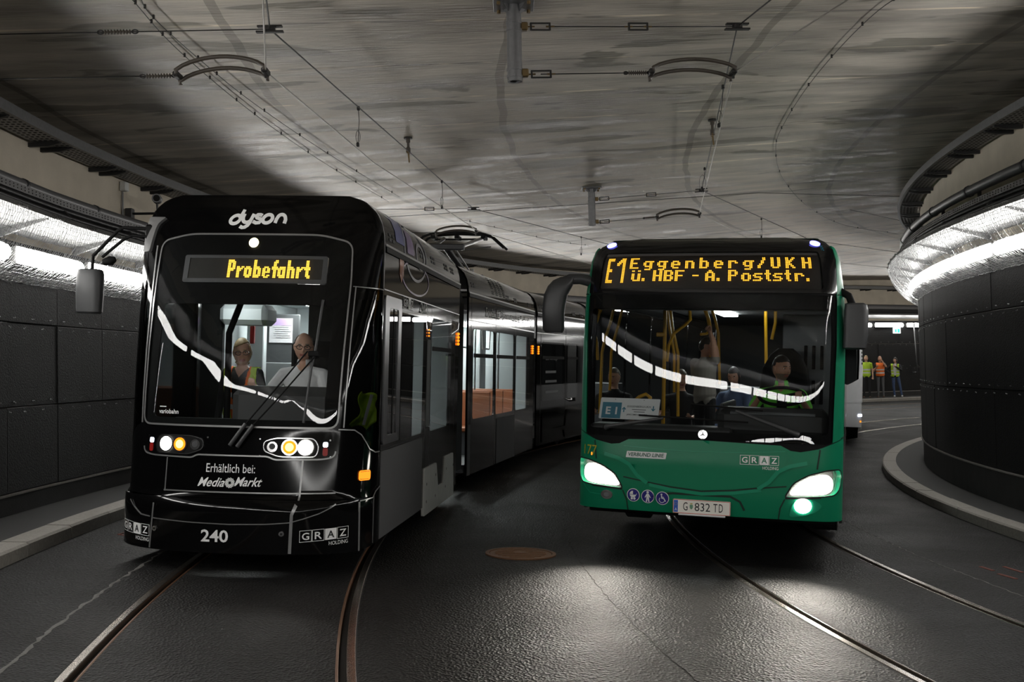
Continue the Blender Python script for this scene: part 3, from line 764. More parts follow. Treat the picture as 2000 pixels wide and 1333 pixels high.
# spans from the outer wall over the tram
def wspan(y0, x1, y1, drop, lab):
    Q = UC(x1, y1, drop); P = wallL(0, Q.z, degof(-5.3, Q.y)); P.y = Q.y; return P, Q
P, Q = wspan(62, 527, 57, MSG, '')
wire('span_wire', [P, Q], .005, 'wire_dark', 'upper cross span from the outer wall to the wire over the tram'); d = (Q - P)
spring(P + d * .58, P + d * .68, 'ribbed insulator on the upper span over the tram'); sheave(Q, d, 'sheave on the carrying wire over the tram front')
A1, A2 = UC(347, 148, CON), UC(519, 140, CON); P = Vector((-5.3, A1.y, A1.z))
wire('span_wire', [P, A1], .005, 'wire_dark', 'lower cross span from the outer wall to the wire over the tram'); d = A1 - P
spring(A1 - d.normalized() * .3, A1, 'ribbed insulator on the lower span over the tram'); arm(A1, A2, .09, 'curved double registration arm over the tram front')
Q = UC(925, 408, MSG); P = wallL(0, Q.z, degof(-4.9, Q.y - 1.0)); P.z = zceil(P.x, P.y) - .16
wire('span_wire', [P, Q], .005, 'wire_dark', 'upper cross span behind the tram front'); d = Q - P
turnbuckle(P + d * .80, P + d * .84, 'frame tensioner on the span behind the tram front'); sheave(Q, d, 'sheave on the carrying wire behind the tram front')
A1, A2 = UC(852, 455, CON), UC(930, 452, CON); arm(A1, A2, .07, 'curved double registration arm behind the tram front')
P = wallL(0, A1.z, degof(A1.x - 3.5, A1.y)); wire('span_wire', [P, A1], .005, 'wire_dark', 'lower cross span behind the tram front')
wire('span_wire', [UC(760, 424, MSG), UC(1100, 402, MSG + .02), UC(1480, 377, MSG), UC(1800, 385, MSG)], .005, 'wire_dark', 'long cross span running over both vehicles to the inner wall')
wire('span_wire', [UC(1660, 410, MSG), UC(1800, 440, MSG)], .004, 'wire_dark', 'short cross span near the inner wall')
# thin cables clipped to the ceiling
def clipped(pts, lab, clips=14, m='wire_dark', r=.004, dp=.025):
    root = empty('ceiling_cable', label=lab, cat='cable')
    P = catmull([UC(x, y, dp) for x, y in pts], 8)
    mb = MB(); mb.tube(P, r, 5); mb.build('strand', m, root, smooth=True)
    for k in range(clips):
        c = P[int((k + .5) * len(P) / clips)]; mb = MB(); mb.box(c + Vector((0, 0, .008)), (.016, .016, .035)); mb.build('clip', m, root)
clipped([(252, -8), (345, 95), (480, 210), (620, 310), (760, 395)], 'thin cable clipped to the ceiling over the tram', 12)
clipped([(272, -8), (300, 35), (400, 125), (500, 205), (640, 300), (780, 385)], 'second thin cable clipped to the ceiling over the tram', 12, dp=.05)
clipped([(1830, -40), (1716, 20), (1600, 140), (1535, 235), (1515, 290), (1530, 350), (1580, 405), (1650, 440), (1760, 458)], 'thin cable clipped to the ceiling in a bend over the bus', 16)
clipped([(905, 430), (1000, 452), (1090, 472), (1150, 480)], 'thin cable clipped to the ceiling behind the pantograph', 7)
# ================================================================== VEHICLE TOOLS
def vehicle_matrix(X, D, yaw, tilt):
    """local x to the right seen from the front, y towards the rear, z up; leans with the banked road"""
    cy, sy = math.cos(yaw), math.sin(yaw); ct, st = math.cos(tilt), math.sin(tilt)
    bx = Vector((cy, sy, 0)); by = Vector((-sy, cy, 0)); bz = Vector((0, 0, 1))
    x2 = bx * ct - bz * st; z2 = bz * ct + bx * st
    o = Vector((X, D, zroad(Rof(X, D))))
    m = Matrix.Identity(4)
    for i in range(3): m[i][0], m[i][1], m[i][2], m[i][3] = x2[i], by[i], z2[i], o[i]
    return m
class Hull:
    """body surface unrolled: u runs from the nose centre round the corner and along the side, z up"""
    def __init__(s, w, L, n, rake, wid):
        s.w, s.L = w, L
        a = np.linspace(0, np.pi / 2, 3000)
        x = w * np.sin(a) ** (2 / n); y = L * (1 - np.cos(a) ** (2 / n))
        s.u = np.concatenate([[0], np.cumsum(np.hypot(np.diff(x), np.diff(y)))]); s.x, s.y, s.U = x, y, s.u[-1]
        zz = np.arange(-.2, 4, .005)
        def smooth(t, k=13):
            v = np.interp(zz, [p[0] for p in t], [p[1] for p in t]); ker = np.hanning(k + 2)[1:-1]; ker /= ker.sum()
            return np.convolve(np.pad(v, k, 'edge'), ker, 'same')[k:-k]
        s.zz, s.rk, s.wd = zz, smooth(rake), smooth(wid)
    def base(s, u, z):
        a = np.abs(u); sg = np.where(u >= 0, 1., -1.)
        x = np.where(a >= s.U, s.w, np.interp(a, s.u, s.x)); y = np.where(a >= s.U, s.L + a - s.U, np.interp(a, s.u, s.y))
        y = y + np.interp(z, s.zz, s.rk) * np.maximum(0, 1 - y / s.L)
        return np.stack([sg * x * np.interp(z, s.zz, s.wd) / s.w, y, z], -1)
    def at(s, u, z, off=0.0):
        u = np.asarray(u, float); z = np.asarray(z, float); e = 2e-3
        P = s.base(u, z); du = s.base(u + e, z) - s.base(u - e, z); dz = s.base(u, z + e) - s.base(u, z - e)
        n = np.cross(du, dz); n /= np.maximum(np.linalg.norm(n, axis=-1, keepdims=True), 1e-12)
        return P + n * (np.asarray(off)[..., None] if np.ndim(off) else off), n
class Plane:
    """flat sheet: u along ax, z along az"""
    U = 0
    def __init__(s, o, ax, az):
        s.o = np.array(o, float); s.ax = np.array(Vector(ax).normalized()); s.az = np.array(Vector(az).normalized()); s.n = np.cross(s.ax, s.az)
    def at(s, u, z, off=0.0):
        u = np.asarray(u, float)[..., None]; z = np.asarray(z, float)[..., None]
        n = np.broadcast_to(s.n, u.shape[:-1] + (3,)); return s.o + u * s.ax + z * s.az + n * off, n
class Side:
    """right-hand side of a car: u along y, half-width depends on z"""
    U = 0
    def __init__(s, wid):
        zz = np.arange(-.2, 4, .005); v = np.interp(zz, [p[0] for p in wid], [p[1] for p in wid]); k = 13; ker = np.hanning(k + 2)[1:-1]; ker /= ker.sum()
        s.zz, s.wd = zz, np.convolve(np.pad(v, k, 'edge'), ker, 'same')[k:-k]
    def base(s, u, z): return np.stack([np.interp(z, s.zz, s.wd), u, z], -1)
    at = Hull.at
def rrect(u0, z0, u1, z1, r=.03, n=4):
    P = []
    for cx, cz, a0 in ((u1 - r, z1 - r, 0), (u0 + r, z1 - r, 90), (u0 + r, z0 + r, 180), (u1 - r, z0 + r, 270)):
        for k in range(n + 1):
            a = math.radians(a0 + 90 * k / n); P.append((cx + r * math.cos(a), cz + r * math.sin(a)))
    return P
def circ(u, z, r, n=24, rz=None): return [(u + r * math.cos(2 * math.pi * k / n), z + (rz or r) * math.sin(2 * math.pi * k / n)) for k in range(n)]
def rounded(P, r, n=5):
    """round the corners of a polygon"""
    out = []; m = len(P)
    for i in range(m):
        a, b, c = Vector(P[i - 1]), Vector(P[i]), Vector(P[(i + 1) % m])
        d1, d2 = (a - b), (c - b); q = min(r, d1.length * .45, d2.length * .45)
        p, s = b + d1.normalized() * q, b + d2.normalized() * q
        for k in range(n + 1):
            t = k / n; v = p * (1 - t) ** 2 + b * 2 * t * (1 - t) + s * t * t; out.append((v.x, v.y))
    return out
def mapped(H, name, V2, F, m, parent, off=0.0, th=0.0, **k):
    """lay a flat mesh (u, z) on the surface H, with edges turned in by th"""
    V2 = np.array(V2, float); P, n = H.at(V2[:, 0], V2[:, 1], off)
    V = P.tolist(); NN = n.tolist(); F = [tuple(f) for f in F]
    if th:
        cnt = {}
        for f in F:
            for i in range(len(f)):
                a, b = f[i], f[(i + 1) % len(f)]; cnt[(a, b)] = 1
        B = H.at(V2[:, 0], V2[:, 1], off - th)[0]
        for (a, b) in list(cnt):
            if (b, a) in cnt: continue
            q = [P[a], P[b], B[b], B[a]]; o = len(V)
            nn = np.cross(P[b] - P[a], B[a] - P[a]); l = np.linalg.norm(nn); nn = -nn / l if l > 1e-12 else n[a]
            V += [x.tolist() for x in q]; NN += [nn.tolist()] * 4; F.append((o + 3, o + 2, o + 1, o))
    me = bpy.data.meshes.new(name); me.from_pydata(V, [], F); me.update()
    me.polygons.foreach_set('use_smooth', [True] * len(me.polygons))
    me.normals_split_custom_set_from_vertices(NN)
    return link(name, me, MATS[m] if isinstance(m, str) else m, parent, **k)
def patch(H, name, outer, m, parent, holes=(), off=0.0, th=.0, du=.07, dz=.1, cutz=True, **k):
    bm = bmesh.new()
    for loop in [outer] + list(holes):
        vs_ = [bm.verts.new((p[0], p[1], 0)) for p in loop]
        for i in range(len(vs_)): bm.edges.new((vs_[i], vs_[(i + 1) % len(vs_)]))
    bmesh.ops.triangle_fill(bm, use_beauty=True, use_dissolve=False, edges=bm.edges[:])
    us = [p[0] for p in outer]; zs_ = [p[1] for p in outer]
    lim = H.U + .02
    cuts = [x for x in np.arange(math.floor(min(us) / du) * du, max(us), du) if abs(x) < lim and min(us) < x < max(us)]
    for x in cuts: bmesh.ops.bisect_plane(bm, geom=bm.verts[:] + bm.edges[:] + bm.faces[:], plane_co=(x, 0, 0), plane_no=(1, 0, 0))
    if cutz and (H.U or max(zs_) > 2.7):
        for z in np.arange(math.floor(min(zs_) / dz) * dz, max(zs_), dz):
            if min(zs_) < z < max(zs_): bmesh.ops.bisect_plane(bm, geom=bm.verts[:] + bm.edges[:] + bm.faces[:], plane_co=(0, z, 0), plane_no=(0, 1, 0))
    for f in bm.faces: f.normal_update()
    bm.verts.index_update()
    V = [(v.co.x, v.co.y) for v in bm.verts]
    F = [[v.index for v in f.verts] if f.normal.z > 0 else [v.index for v in f.verts][::-1] for f in bm.faces]
    bm.free()
    return mapped(H, name, V, F, m, parent, off, th, **k)
def stroke2d(pts, w_, closed=False, cap=False):
    """ribbon of width w_ (number or list) along 2D points"""
    P = [Vector(p) for p in pts]; n = len(P); V = []; ws = w_ if isinstance(w_, (list, tuple)) else [w_] * n
    for i in range(n):
        a = P[i - 1] if (i or closed) else P[i]; b = P[(i + 1) % n] if (i < n - 1 or closed) else P[i]
        t = (b - a); t = t.normalized() if t.length > 1e-9 else Vector((1, 0)); q = Vector((-t.y, t.x)) * (ws[i] / 2)
        V += [tuple(P[i] - q), tuple(P[i] + q)]
    F = [(2 * i, 2 * ((i + 1) % n), 2 * ((i + 1) % n) + 1, 2 * i + 1) for i in range(n if closed else n - 1)]
    return V, F
def dense(pts, st=.05, closed=False):
    P = list(pts) + ([pts[0]] if closed else []); out = []
    for a, b in zip(P, P[1:]):
        k = max(1, int(math.hypot(b[0] - a[0], b[1] - a[1]) / st)); out += [(a[0] + (b[0] - a[0]) * i / k, a[1] + (b[1] - a[1]) * i / k) for i in range(k)]
    return out if closed else out + [P[-1]]
def strip(H, name, pts, w_, m, parent, off=.004, closed=False, th=.004, **k):
    V, F = stroke2d(dense(pts, .05, closed), w_, closed); return mapped(H, name, V, F, m, parent, off, th, **k)
_font_cache = {}
def text2d(s, w_=None, h=None, shear=0.0, bold=0.0):
    """outline lettering as a flat mesh, scaled to width w_ and height h, origin lower left"""
    key = (s, shear, bold)
    if key not in _font_cache:
        cu = bpy.data.curves.new('t', 'FONT'); cu.body = s; cu.size = 1; cu.shear = shear; cu.offset = bold; cu.resolution_u = 3
        o = bpy.data.objects.new('t', cu); COL.objects.link(o)
        dg = bpy.context.evaluated_depsgraph_get(); me = bpy.data.meshes.new_from_object(o.evaluated_get(dg))
        V = np.array([v.co[:2] for v in me.vertices]); F = [list(p.vertices) for p in me.polygons]
        F = [f if me.polygons[i].normal.z > 0 else f[::-1] for i, f in enumerate(F)]
        bpy.data.objects.remove(o); bpy.data.curves.remove(cu); bpy.data.meshes.remove(me)
        V -= V.min(0); _font_cache[key] = (V, F)
    V, F = _font_cache[key]; ext = V.max(0)
    sx = w_ / ext[0] if w_ else h / ext[1]; sy = h / ext[1] if h else sx
    return V * [sx, sy], F
def text(H, name, s, u, z, m, parent, w_=None, h=None, shear=0.0, bold=0.0, off=.004, slope=0.0, **k):
    V, F = text2d(s, w_, h, shear, bold); V = V.copy()
    V[:, 1] += V[:, 0] * slope
    return mapped(H, name, V + [u, z], F, m, parent, off, **k)
def dots(H, name, glyph_rows, u0, z0, pu, pz, r, m, parent, off=.004, slope=0.0, n=6):
    """lit dots of a matrix display: rows of strings with X for lit"""
    V = []; F = []
    for j, row in enumerate(glyph_rows):
        for i, ch in enumerate(row):
            if ch != 'X': continue
            o = len(V); c = (u0 + i * pu, z0 - j * pz + i * pu * slope)
            V += [(c[0] + r * math.cos(2 * math.pi * k / n), c[1] + r * math.sin(2 * math.pi * k / n)) for k in range(n)]
            F.append([o + k for k in range(n)])
    return mapped(H, name, V, F, m, parent, off)
def compose(rows, cols, items, GL):
    """write glyphs into a dot grid; items: (column, row, glyph)"""
    g = [['.'] * cols for _ in range(rows)]
    for c, r, ch in items:
        for j, line in enumerate(GL[ch]):
            for i, x in enumerate(line):
                if x == 'X' and 0 <= r + j < rows and 0 <= c + i < cols: g[r + j][c + i] = 'X'
    return [''.join(x) for x in g]
def part_box(name, c, size, m, parent, bev=.01, rot=None, **k):
    mb = MB(); ax = None
    if rot: R_ = Matrix.Rotation(rot[1], 3, rot[0]); ax = tuple(R_.col[i].copy() for i in range(3))
    mb.box(c, size, ax, bev); return mb.build(name, m, parent, angle=30, **k)
def part_tube(name, pts, r, m, parent, n=10, **k):
    mb = MB(); mb.tube(pts, r, n); return mb.build(name, m, parent, angle=50, **k)
def wheel(parent, c, r, wd, hub_of=None):
    mb = MB(); a = Vector((wd / 2, 0, 0)); c = Vector(c)
    mb.tube([c - a, c - a * .95, c + a * .95, c + a], [r * .93, r, r, r * .93], 28); o = mb.build('wheel', 'rubber', parent, angle=40)
    mb = MB(); mb.cyl(c, (1, 0, 0), r * .55, wd * 1.04, 20); mb.build('hub', 'dark_steel', hub_of or o)
def boxed_logo(H, parent, u, z, wd, m, minv, off=.004, slope=0.0, und=True):
    """four boxed capitals with the third reversed out, and a small word below; returns nothing"""
    s = wd / 4.25; g = s * .08
    for i, ch in enumerate('GRAZ'):
        a = u + i * (s + g); b = z + (a - u) * slope
        if ch == 'A':
            V = [(a, b), (a + s, b + s * slope), (a + s, b + s + s * slope), (a, b + s)]
            mapped(H, 'letter_box', V, [(0, 1, 2, 3)], m, parent, off)
            text(H, 'letter', ch, a + s * .2, b + s * .18, minv, parent, w_=s * .6, h=s * .64, bold=.01, off=off + .002, slope=slope)
        else:
            V, F = stroke2d([(a, b), (a + s, b + s * slope), (a + s, b + s + s * slope), (a, b + s)], s * .055, True); mapped(H, 'letter_box', V, F, m, parent, off)
            text(H, 'letter', ch, a + s * .2, b + s * .18, m, parent, w_=s * .62, h=s * .64, bold=.012, off=off, slope=slope)
    if und: text(H, 'small_word', 'HOLDING', u + 4.25 * s - s * 1.75, z - s * .5 + 2.5 * s * slope, m, parent, w_=s * 1.72, h=s * .34, off=off, slope=slope)
def spot(name, parent, loc, target, power, size, col=(1, .96, .9), blend=.6, rad=.06):
    l = bpy.data.lights.new(name, 'SPOT'); l.energy = power; l.color = col; l.spot_size = math.radians(size); l.spot_blend = blend; l.shadow_soft_size = rad
    o = bpy.data.objects.new(name, l); COL.objects.link(o); o.parent = parent
    d = (Vector(target) - Vector(loc)).normalized(); o.matrix_local = Matrix.Translation(loc) @ d.to_track_quat('-Z', 'Y').to_matrix().to_4x4(); return o

mat('tram_black', (.0028, .0028, .003), .08, spec=.27)
mat('tram_black_side', (.004, .0038, .0035), .07, spec=.09)
mat('roof_grey', (.05, .048, .044), .33, metal=.4, noise=.15, nscale=4)
mat('silver_and_glint', (.36, .36, .36), .3, metal=.6)  # silver parts, and light on edges put in as pale strips
mat('seam_dark', (.002, .002, .002), .6)
mat('lettering', (.95, .95, .94), .6, spec=.15)
mat('frame_grey', (.145, .145, .148), .5)
mat('rubber', (.012, .012, .012), .7, bump=.1)
mat('matte_black', (.004, .004, .004), .7, spec=.2)
mat('grey_panel', (.09, .09, .092), .55, spec=.2, noise=.08, nscale=3)
mat('bogie_cover', (.6, .6, .57), .5, spec=.2, noise=.12, nscale=6)
mat('mirror_grey', (.045, .046, .048), .42, bump=.06, bscale=200)
mat('led_back', (.05, .047, .042), .6, bump=.4, bscale=350)
mat('led_back_bus', (.016, .013, .010), .5)
mat('chrome', (.6, .6, .6), .15, metal=1)
mat('red_lens', (.35, .015, .012), .3, coat=.5)
mat('interior_grey', (.42, .45, .46), .6)
mat('interior_dark', (.05, .052, .055), .6)
mat('interior_mid', (.16, .17, .175), .6)
mat('orange_wood', (.24, .075, .025), .55, noise=.2, nscale=9)
mat('dash_grey', (.05, .05, .05), .6, bump=.1)
glassmat('windshield_glass', (.9, .92, .92), 1.40)
glassmat('side_glass', (.34, .35, .35), 1.38)
glassmat('lens_glass', (.9, .9, .9), 1.45)
emat('led_amber', (1.0, .47, .035), .98)
emat('led_yellow', (1.0, .56, .06), 1.12)
emat('headlight', (1.0, .95, .86), 14.0)
emat('indicator', (1.0, .19, .008), 1.4)
emat('indicator_soft', (1.0, .22, .015), 1.1)
emat('top_lamp', (1.0, .9, .5), 3.0)
emat('marker_white', (.8, .85, 1.0), 2.5)
emat('marker_blue', (.16, .16, 1.0), 3.2)
emat('bus_fill_light', (.93, 1.0, .97), 9.0)  # for the extra lamp added inside the bus

mat('door_metal', (.13, .13, .135), .3, metal=.7)
emat('saloon_bright', (.93, 1.0, .97), 22.0)

emat('indicator_core', (1.0, .55, .12), 2.6)
emat('marker_core', (.75, .75, 1.0), 3.0)
# ================================================================== BLACK TRAM
TW = [(0, 1.15), (2.85, 1.15), (3.0, 1.142), (3.10, 1.12), (3.18, 1.085), (3.24, 1.04), (3.29, .985), (3.325, .925), (3.35, .85), (3.365, .76)]
TR = Hull(1.15, .75, 2.5, [(0, -.02), (.12, -.02), (.58, -.03), (.63, .025), (1.2, .1), (1.5, .125), (1.9, .19), (2.3, .29), (2.72, .42), (2.95, .5), (3.1, .56), (3.2, .61), (3.28, .66), (3.36, .73)], TW)
MT = vehicle_matrix(-2.488, 9.264, -.098, .041)
tram = empty('tram', MT, label='long black articulated tram with lit destination display and raised pantograph', cat='tram')
UC_ = TR.U                                      # u where the side begins (y = .75)
def uy(y): return UC_ + y - .75                 # side coordinate of a distance behind the nose
END1 = uy(5.45)
WS = rounded([(-.93, 1.235), (.90, 1.235), (.945, 2.55), (.93, 2.90), (.62, 2.965), (-.62, 2.965), (-.93, 2.90), (-.945, 2.55)], .09)
# -- nose shell
SW_ = [(.98, 1.24), (1.07, 1.21), (1.15, 1.17), (1.27, 1.05), (1.38, 1.015), (1.50, 1.02), (1.50, 2.47), (.995, 2.50)]
SWL = [(-a, b) for a, b in SW_][::-1]
patch(TR, 'front_body', [(-1.55, .62), (1.52, .62), (1.55, 2.86), (1.55, 3.36), (-1.55, 3.36)], 'tram_black', tram, holes=[WS, rounded(SW_, .03), rounded(SWL, .03)], off=0, th=.03)
patch(TR, 'bumper', [(-1.24, .16), (1.14, .16), (1.14, .60), (-1.24, .60)], 'tram_black', tram, off=.03, th=.05)
patch(TR, 'bumper_end', [(1.16, .16), (1.50, .20), (1.50, .69), (1.38, .655), (1.33, .60), (1.16, .585)], 'tram_black', tram, off=.015, th=.05)
patch(TR, 'bumper_end', [(-1.50, .20), (-1.26, .16), (-1.26, .6), (-1.50, .66)], 'tram_black', tram, off=.015, th=.05)
# roof cap and far side of the first car
us = np.concatenate([np.linspace(-END1, -UC_, 2), np.linspace(-UC_, UC_, 61), np.linspace(UC_, END1, 2)])
P = TR.at(us, np.full(len(us), 3.355))[0]
mb = MB(); mb.add([tuple(p) for p in P], [tuple(range(len(us)))]); mb.build('roof', 'roof_grey', tram)
patch(TR, 'far_side', [(-END1, .2), (-1.56, .2), (-1.56, 3.36), (-END1, 3.36)], 'tram_black_side', tram, off=0, th=.03)
# -- windshield and what is printed round its edge
ws = patch(TR, 'windshield', [(p[0] * .985, 2.1 + (p[1] - 2.1) * .99) for p in WS], 'windshield_glass', tram, off=.004, th=.012)
patch(TR, 'windshield_mask', WS, 'matte_black', tram, holes=[rounded([(-.82, 1.30), (.78, 1.30), (.80, 2.32), (-.82, 2.32)], .05), rrect(-.655, 2.51, .705, 2.77, .02)], off=-.012, th=.01)
strip(TR, 'windshield_gasket', WS, .016, 'silver_and_glint', tram, off=.009, closed=True)
# -- lamp panel under the windshield
LP = rounded([(-.915, 1.215), (-.89, .985), (-.78, .965), (-.37, .958), (-.32, .985), (.31, .985), (.37, .958), (.78, .965), (.89, .985), (.90, 1.215)], .05)
patch(TR, 'lamp_panel', LP, 'tram_black', tram, off=.008, th=.012)
strip(TR, 'lamp_panel_edge', LP[6:-6], .013, 'silver_and_glint', tram, off=.014)
for s in (-1, 1):
    lu = bpy.data.objects.new('lamp_unit', None); COL.objects.link(lu); lu.parent = tram
    sock = rounded([(s * .27, 1.035), (s * .40, .985), (s * .72, .985), (s * .745, 1.07), (s * .70, 1.145), (s * .38, 1.145), (s * .27, 1.115)][::s], .05)
    patch(TR, 'lamp_socket', sock, 'matte_black', lu, off=.013, th=.008)
    strip(TR, 'socket_rim', sock, .009, 'chrome', lu, off=.018, closed=True)
    patch(TR, 'headlight', circ(s * .63, 1.068, .062), 'headlight', lu, off=.022, th=.012)
    strip(TR, 'headlight_rim', circ(s * .63, 1.068, .066), .010, 'chrome', lu, off=.022, closed=True)
    patch(TR, 'turn_signal', circ(s * .492, 1.068, .056), 'indicator', lu, off=.02, th=.01)
    patch(TR, 'turn_signal_core', circ(s * .492, 1.068, .036), 'indicator_core', lu, off=.0225, th=.002)
    strip(TR, 'turn_signal_rim', circ(s * .492, 1.068, .064), .014, 'chrome', lu, off=.02, closed=True)
    patch(TR, 'high_beam', circ(s * .345, 1.068, .046), 'chrome', lu, off=.02, th=.01)
    patch(TR, 'high_beam_bowl', circ(s * .345, 1.072, .026), 'interior_dark', lu, off=.023, th=.002)
    patch(TR, 'marker_lamp', rounded([(s * .80 - .022, 1.07), (s * .80 + .022, 1.07), (s * .80 + .022, 1.115), (s * .80 - .022, 1.115)], .015), 'marker_white', lu, off=.014, th=.006)
    patch(TR, 'tail_lamp', rounded([(s * .80 - .022, .995), (s * .80 + .022, .995), (s * .80 + .022, 1.066), (s * .80 - .022, 1.066)], .018), 'red_lens', lu, off=.014, th=.006)
    for (a, b) in ((.84, 1.13), (.85, .985), (.235, 1.135), (.24, .99)):
        patch(TR, 'screw', circ(s * a, b, .008, 8), 'chrome', lu, off=.011, th=.003)
    spot('headlight_beam', lu, tuple(TR.at(s * .63, 1.06, .06)[0]), (s * .9, -14, -1.4), 6, 60)
    patch(TR, 'bumper_bolt', circ(s * .57 - .095, .34, .022, 16), 'chrome', tram, off=.038, th=.008)
    patch(TR, 'bolt_recess', circ(s * .57 - .095, .34, .010, 10), 'seam_dark', tram, off=.040, th=.001)
# -- seams and trim of the nose; light catching edges drawn as silver strips
patch(TR, 'front_flap', rounded([(-.60, .655), (.595, .655), (.61, .945), (-.61, .945)], .015), 'tram_black', tram, off=.010, th=.012)
strip(TR, 'flap_edge', [(-.61, .95), (-.61, .66)], .010, 'silver_and_glint', tram, off=.012)
strip(TR, 'flap_edge', [(.612, .955), (.602, .60)], .016, 'silver_and_glint', tram, off=.012)
strip(TR, 'flap_sill', [(-.62, .668), (.91, .675)], .012, 'silver_and_glint', tram, off=.014)
strip(TR, 'bumper_edge', [(-.68, .56), (-.715, .17)], .014, 'silver_and_glint', tram, off=.036)
strip(TR, 'bumper_edge', [(.59, .575), (.555, .50), (.545, .17)], .026, 'silver_and_glint', tram, off=.036)
strip(TR, 'bumper_glint', [(-.69, .43), (-.3, .415), (.02, .41), (.35, .42), (.54, .435), (.66, .47), (.78, .51), (.92, .578)], .008, 'silver_and_glint', tram, off=.034)
strip(TR, 'bumper_glint', [(-1.0, .56), (-.92, .50), (-.83, .45), (-.72, .44)], .010, 'silver_and_glint', tram, off=.034)
strip(TR, 'corner_edge', [(1.15, .16), (1.145, .585)], .018, 'silver_and_glint', tram, off=.03)
strip(TR, 'corner_edge', [(1.16, .592), (1.34, .607), (1.39, .66), (1.50, .695)], .009, 'silver_and_glint', tram, off=.02)
strip(TR, 'corner_seam', [(1.36, .62), (1.355, .2)], .005, 'silver_and_glint', tram, off=.02)
strip(TR, 'corner_seam', [(.91, 1.225), (1.07, 1.218), (1.15, 1.175), (1.27, 1.045), (1.38, 1.01), (1.50, 1.01)], .010, 'silver_and_glint', tram, off=.008)
strip(TR, 'pillar_trim', [(.96, 1.24), (1.0, 2.5)], .012, 'silver_and_glint', tram, off=.006)
strip(TR, 'pillar_trim', [(-.965, 1.24), (-1.0, 2.86)], .02, 'silver_and_glint', tram, off=.006)
strip(TR, 'pillar_seam', [(.97, 2.50), (1.12, 2.495), (1.5, 2.49)], .008, 'silver_and_glint', tram, off=.006)
strip(TR, 'roof_seam', [(1.52, 3.33), (1.52, 2.5)], .005, 'silver_and_glint', tram, off=.004)
patch(TR, 'corner_window', rounded(SW_, .03), 'side_glass', tram, off=.002, th=.01)
patch(TR, 'corner_window', rounded(SWL, .03), 'side_glass', tram, off=.002, th=.01)
patch(TR, 'side_marker', rrect(1.15, .785, 1.275, .845, .015), 'indicator_soft', tram, off=.02, th=.02)
strip(TR, 'side_marker_rim', rrect(1.14, .775, 1.285, .855, .02), .01, 'indicator_soft', tram, off=.012, closed=True)
patch(TR, 'top_lamp', circ(-.005, 2.885, .044, 18), 'top_lamp', tram, off=.012, th=.01)
# -- destination display behind the glass
patch(TR, 'display_frame', rrect(-.65, 2.515, .70, 2.77, .02), 'frame_grey', tram, holes=[rrect(-.60, 2.552, .655, 2.742, .005)], off=-.004, th=.012)
patch(TR, 'display_panel', rrect(-.61, 2.545, .665, 2.75, .005), 'led_back', tram, off=-.012, th=.003)
TGL = {'P': ['XXXX.', 'XXXXX', 'XX.XX', 'XX.XX', 'XX.XX', 'XXXXX', 'XXXX.', 'XX...', 'XX...', 'XX...', 'XX...'],
       'r': ['XX.XX', 'XXXX.', 'XXX..', 'XX...', 'XX...', 'XX...', 'XX...'], 'o': ['.XXX.', 'XXXXX', 'XX.XX', 'XX.XX', 'XX.XX', 'XXXXX', '.XXX.'],
       'b': ['XX...', 'XX...', 'XX...', 'XX...', 'XXXX.', 'XXXXX', 'XX.XX', 'XX.XX', 'XX.XX', 'XXXXX', 'XXXX.'], 'e': ['.XXX.', 'XX.XX', 'XX.XX', 'XXXXX', 'XX...', 'XX.XX', '.XXX.'],
       'f': ['..XX', '.XXX', '.XX.', '.XX.', 'XXXX', 'XXXX', '.XX.', '.XX.', '.XX.', '.XX.', '.XX.'], 'a': ['.XXXX', 'XXXXX', 'XX.XX', 'XX.XX', 'XX.XX', 'XXXXX', '.XXXX'],
       'h': ['XX...', 'XX...', 'XX...', 'XX...', 'XXXX.', 'XXXXX', 'XX.XX', 'XX.XX', 'XX.XX', 'XX.XX', 'XX.XX'], 't': ['.XX.', '.XX.', '.XX.', '.XX.', 'XXXX', 'XXXX', '.XX.', '.XX.', '.XX.', '.XXX', '..XX']}
g = compose(11, 54, [(0, 0, 'P'), (6, 4, 'r'), (11, 4, 'o'), (17, 0, 'b'), (23, 4, 'e'), (29, 0, 'f'), (33, 4, 'a'), (39, 0, 'h'), (45, 4, 'r'), (50, 0, 't')], TGL)
dots(TR, 'display_lettering', g, -.213, 2.722, .01415, .0152, .0078, 'led_yellow', tram, off=-.008, n=6)
# -- lettering on the nose
def arc(cx, cz, rx, rz, a0, a1, n=14, tilt=.28):
    return [(cx + rx * math.cos(math.radians(a0 + (a1 - a0) * i / n)) + tilt * rz * math.sin(math.radians(a0 + (a1 - a0) * i / n)), cz + rz * math.sin(math.radians(a0 + (a1 - a0) * i / n))) for i in range(n + 1)]
K = .54 / 1.52                                   # the script word, drawn in a 1.52 wide box
def wordmark():
    lw = .096; V = []; F = []
    def add(pts, closed=False, w_=lw):
        v, f = stroke2d(pts, w_, closed); o = len(V); V.extend(v); F.extend([tuple(i + o for i in x) for x in f])
    add(arc(.175, .175, .125, .115, 0, 350, 24), True)                             # d bowl
    add([(.36, .45), (.33, .34), (.285, .20)])                                     # d stem
    add([(.395, .335), (.375, .245)] + arc(.50, .21, .115, .115, 190, 350, 12, .1) )   # y cup
    add([(.655, .335), (.625, .235), (.585, .10), (.54, .02), (.47, -.035), (.40, -.045), (.33, -.01)])  # y tail
    add([(.895, .285), (.84, .312), (.76, .31), (.715, .27), (.75, .228), (.85, .195), (.885, .15), (.84, .095), (.75, .085), (.66, .125)])  # s
    add(arc(1.055, .20, .125, .115, 0, 350, 24), True)                             # o
    add([(1.27, .085), (1.30, .20)] + arc(1.425, .21, .11, .11, 170, 10, 12, .1) + [(1.545, .18), (1.52, .075)])   # n
    return np.array(V), F
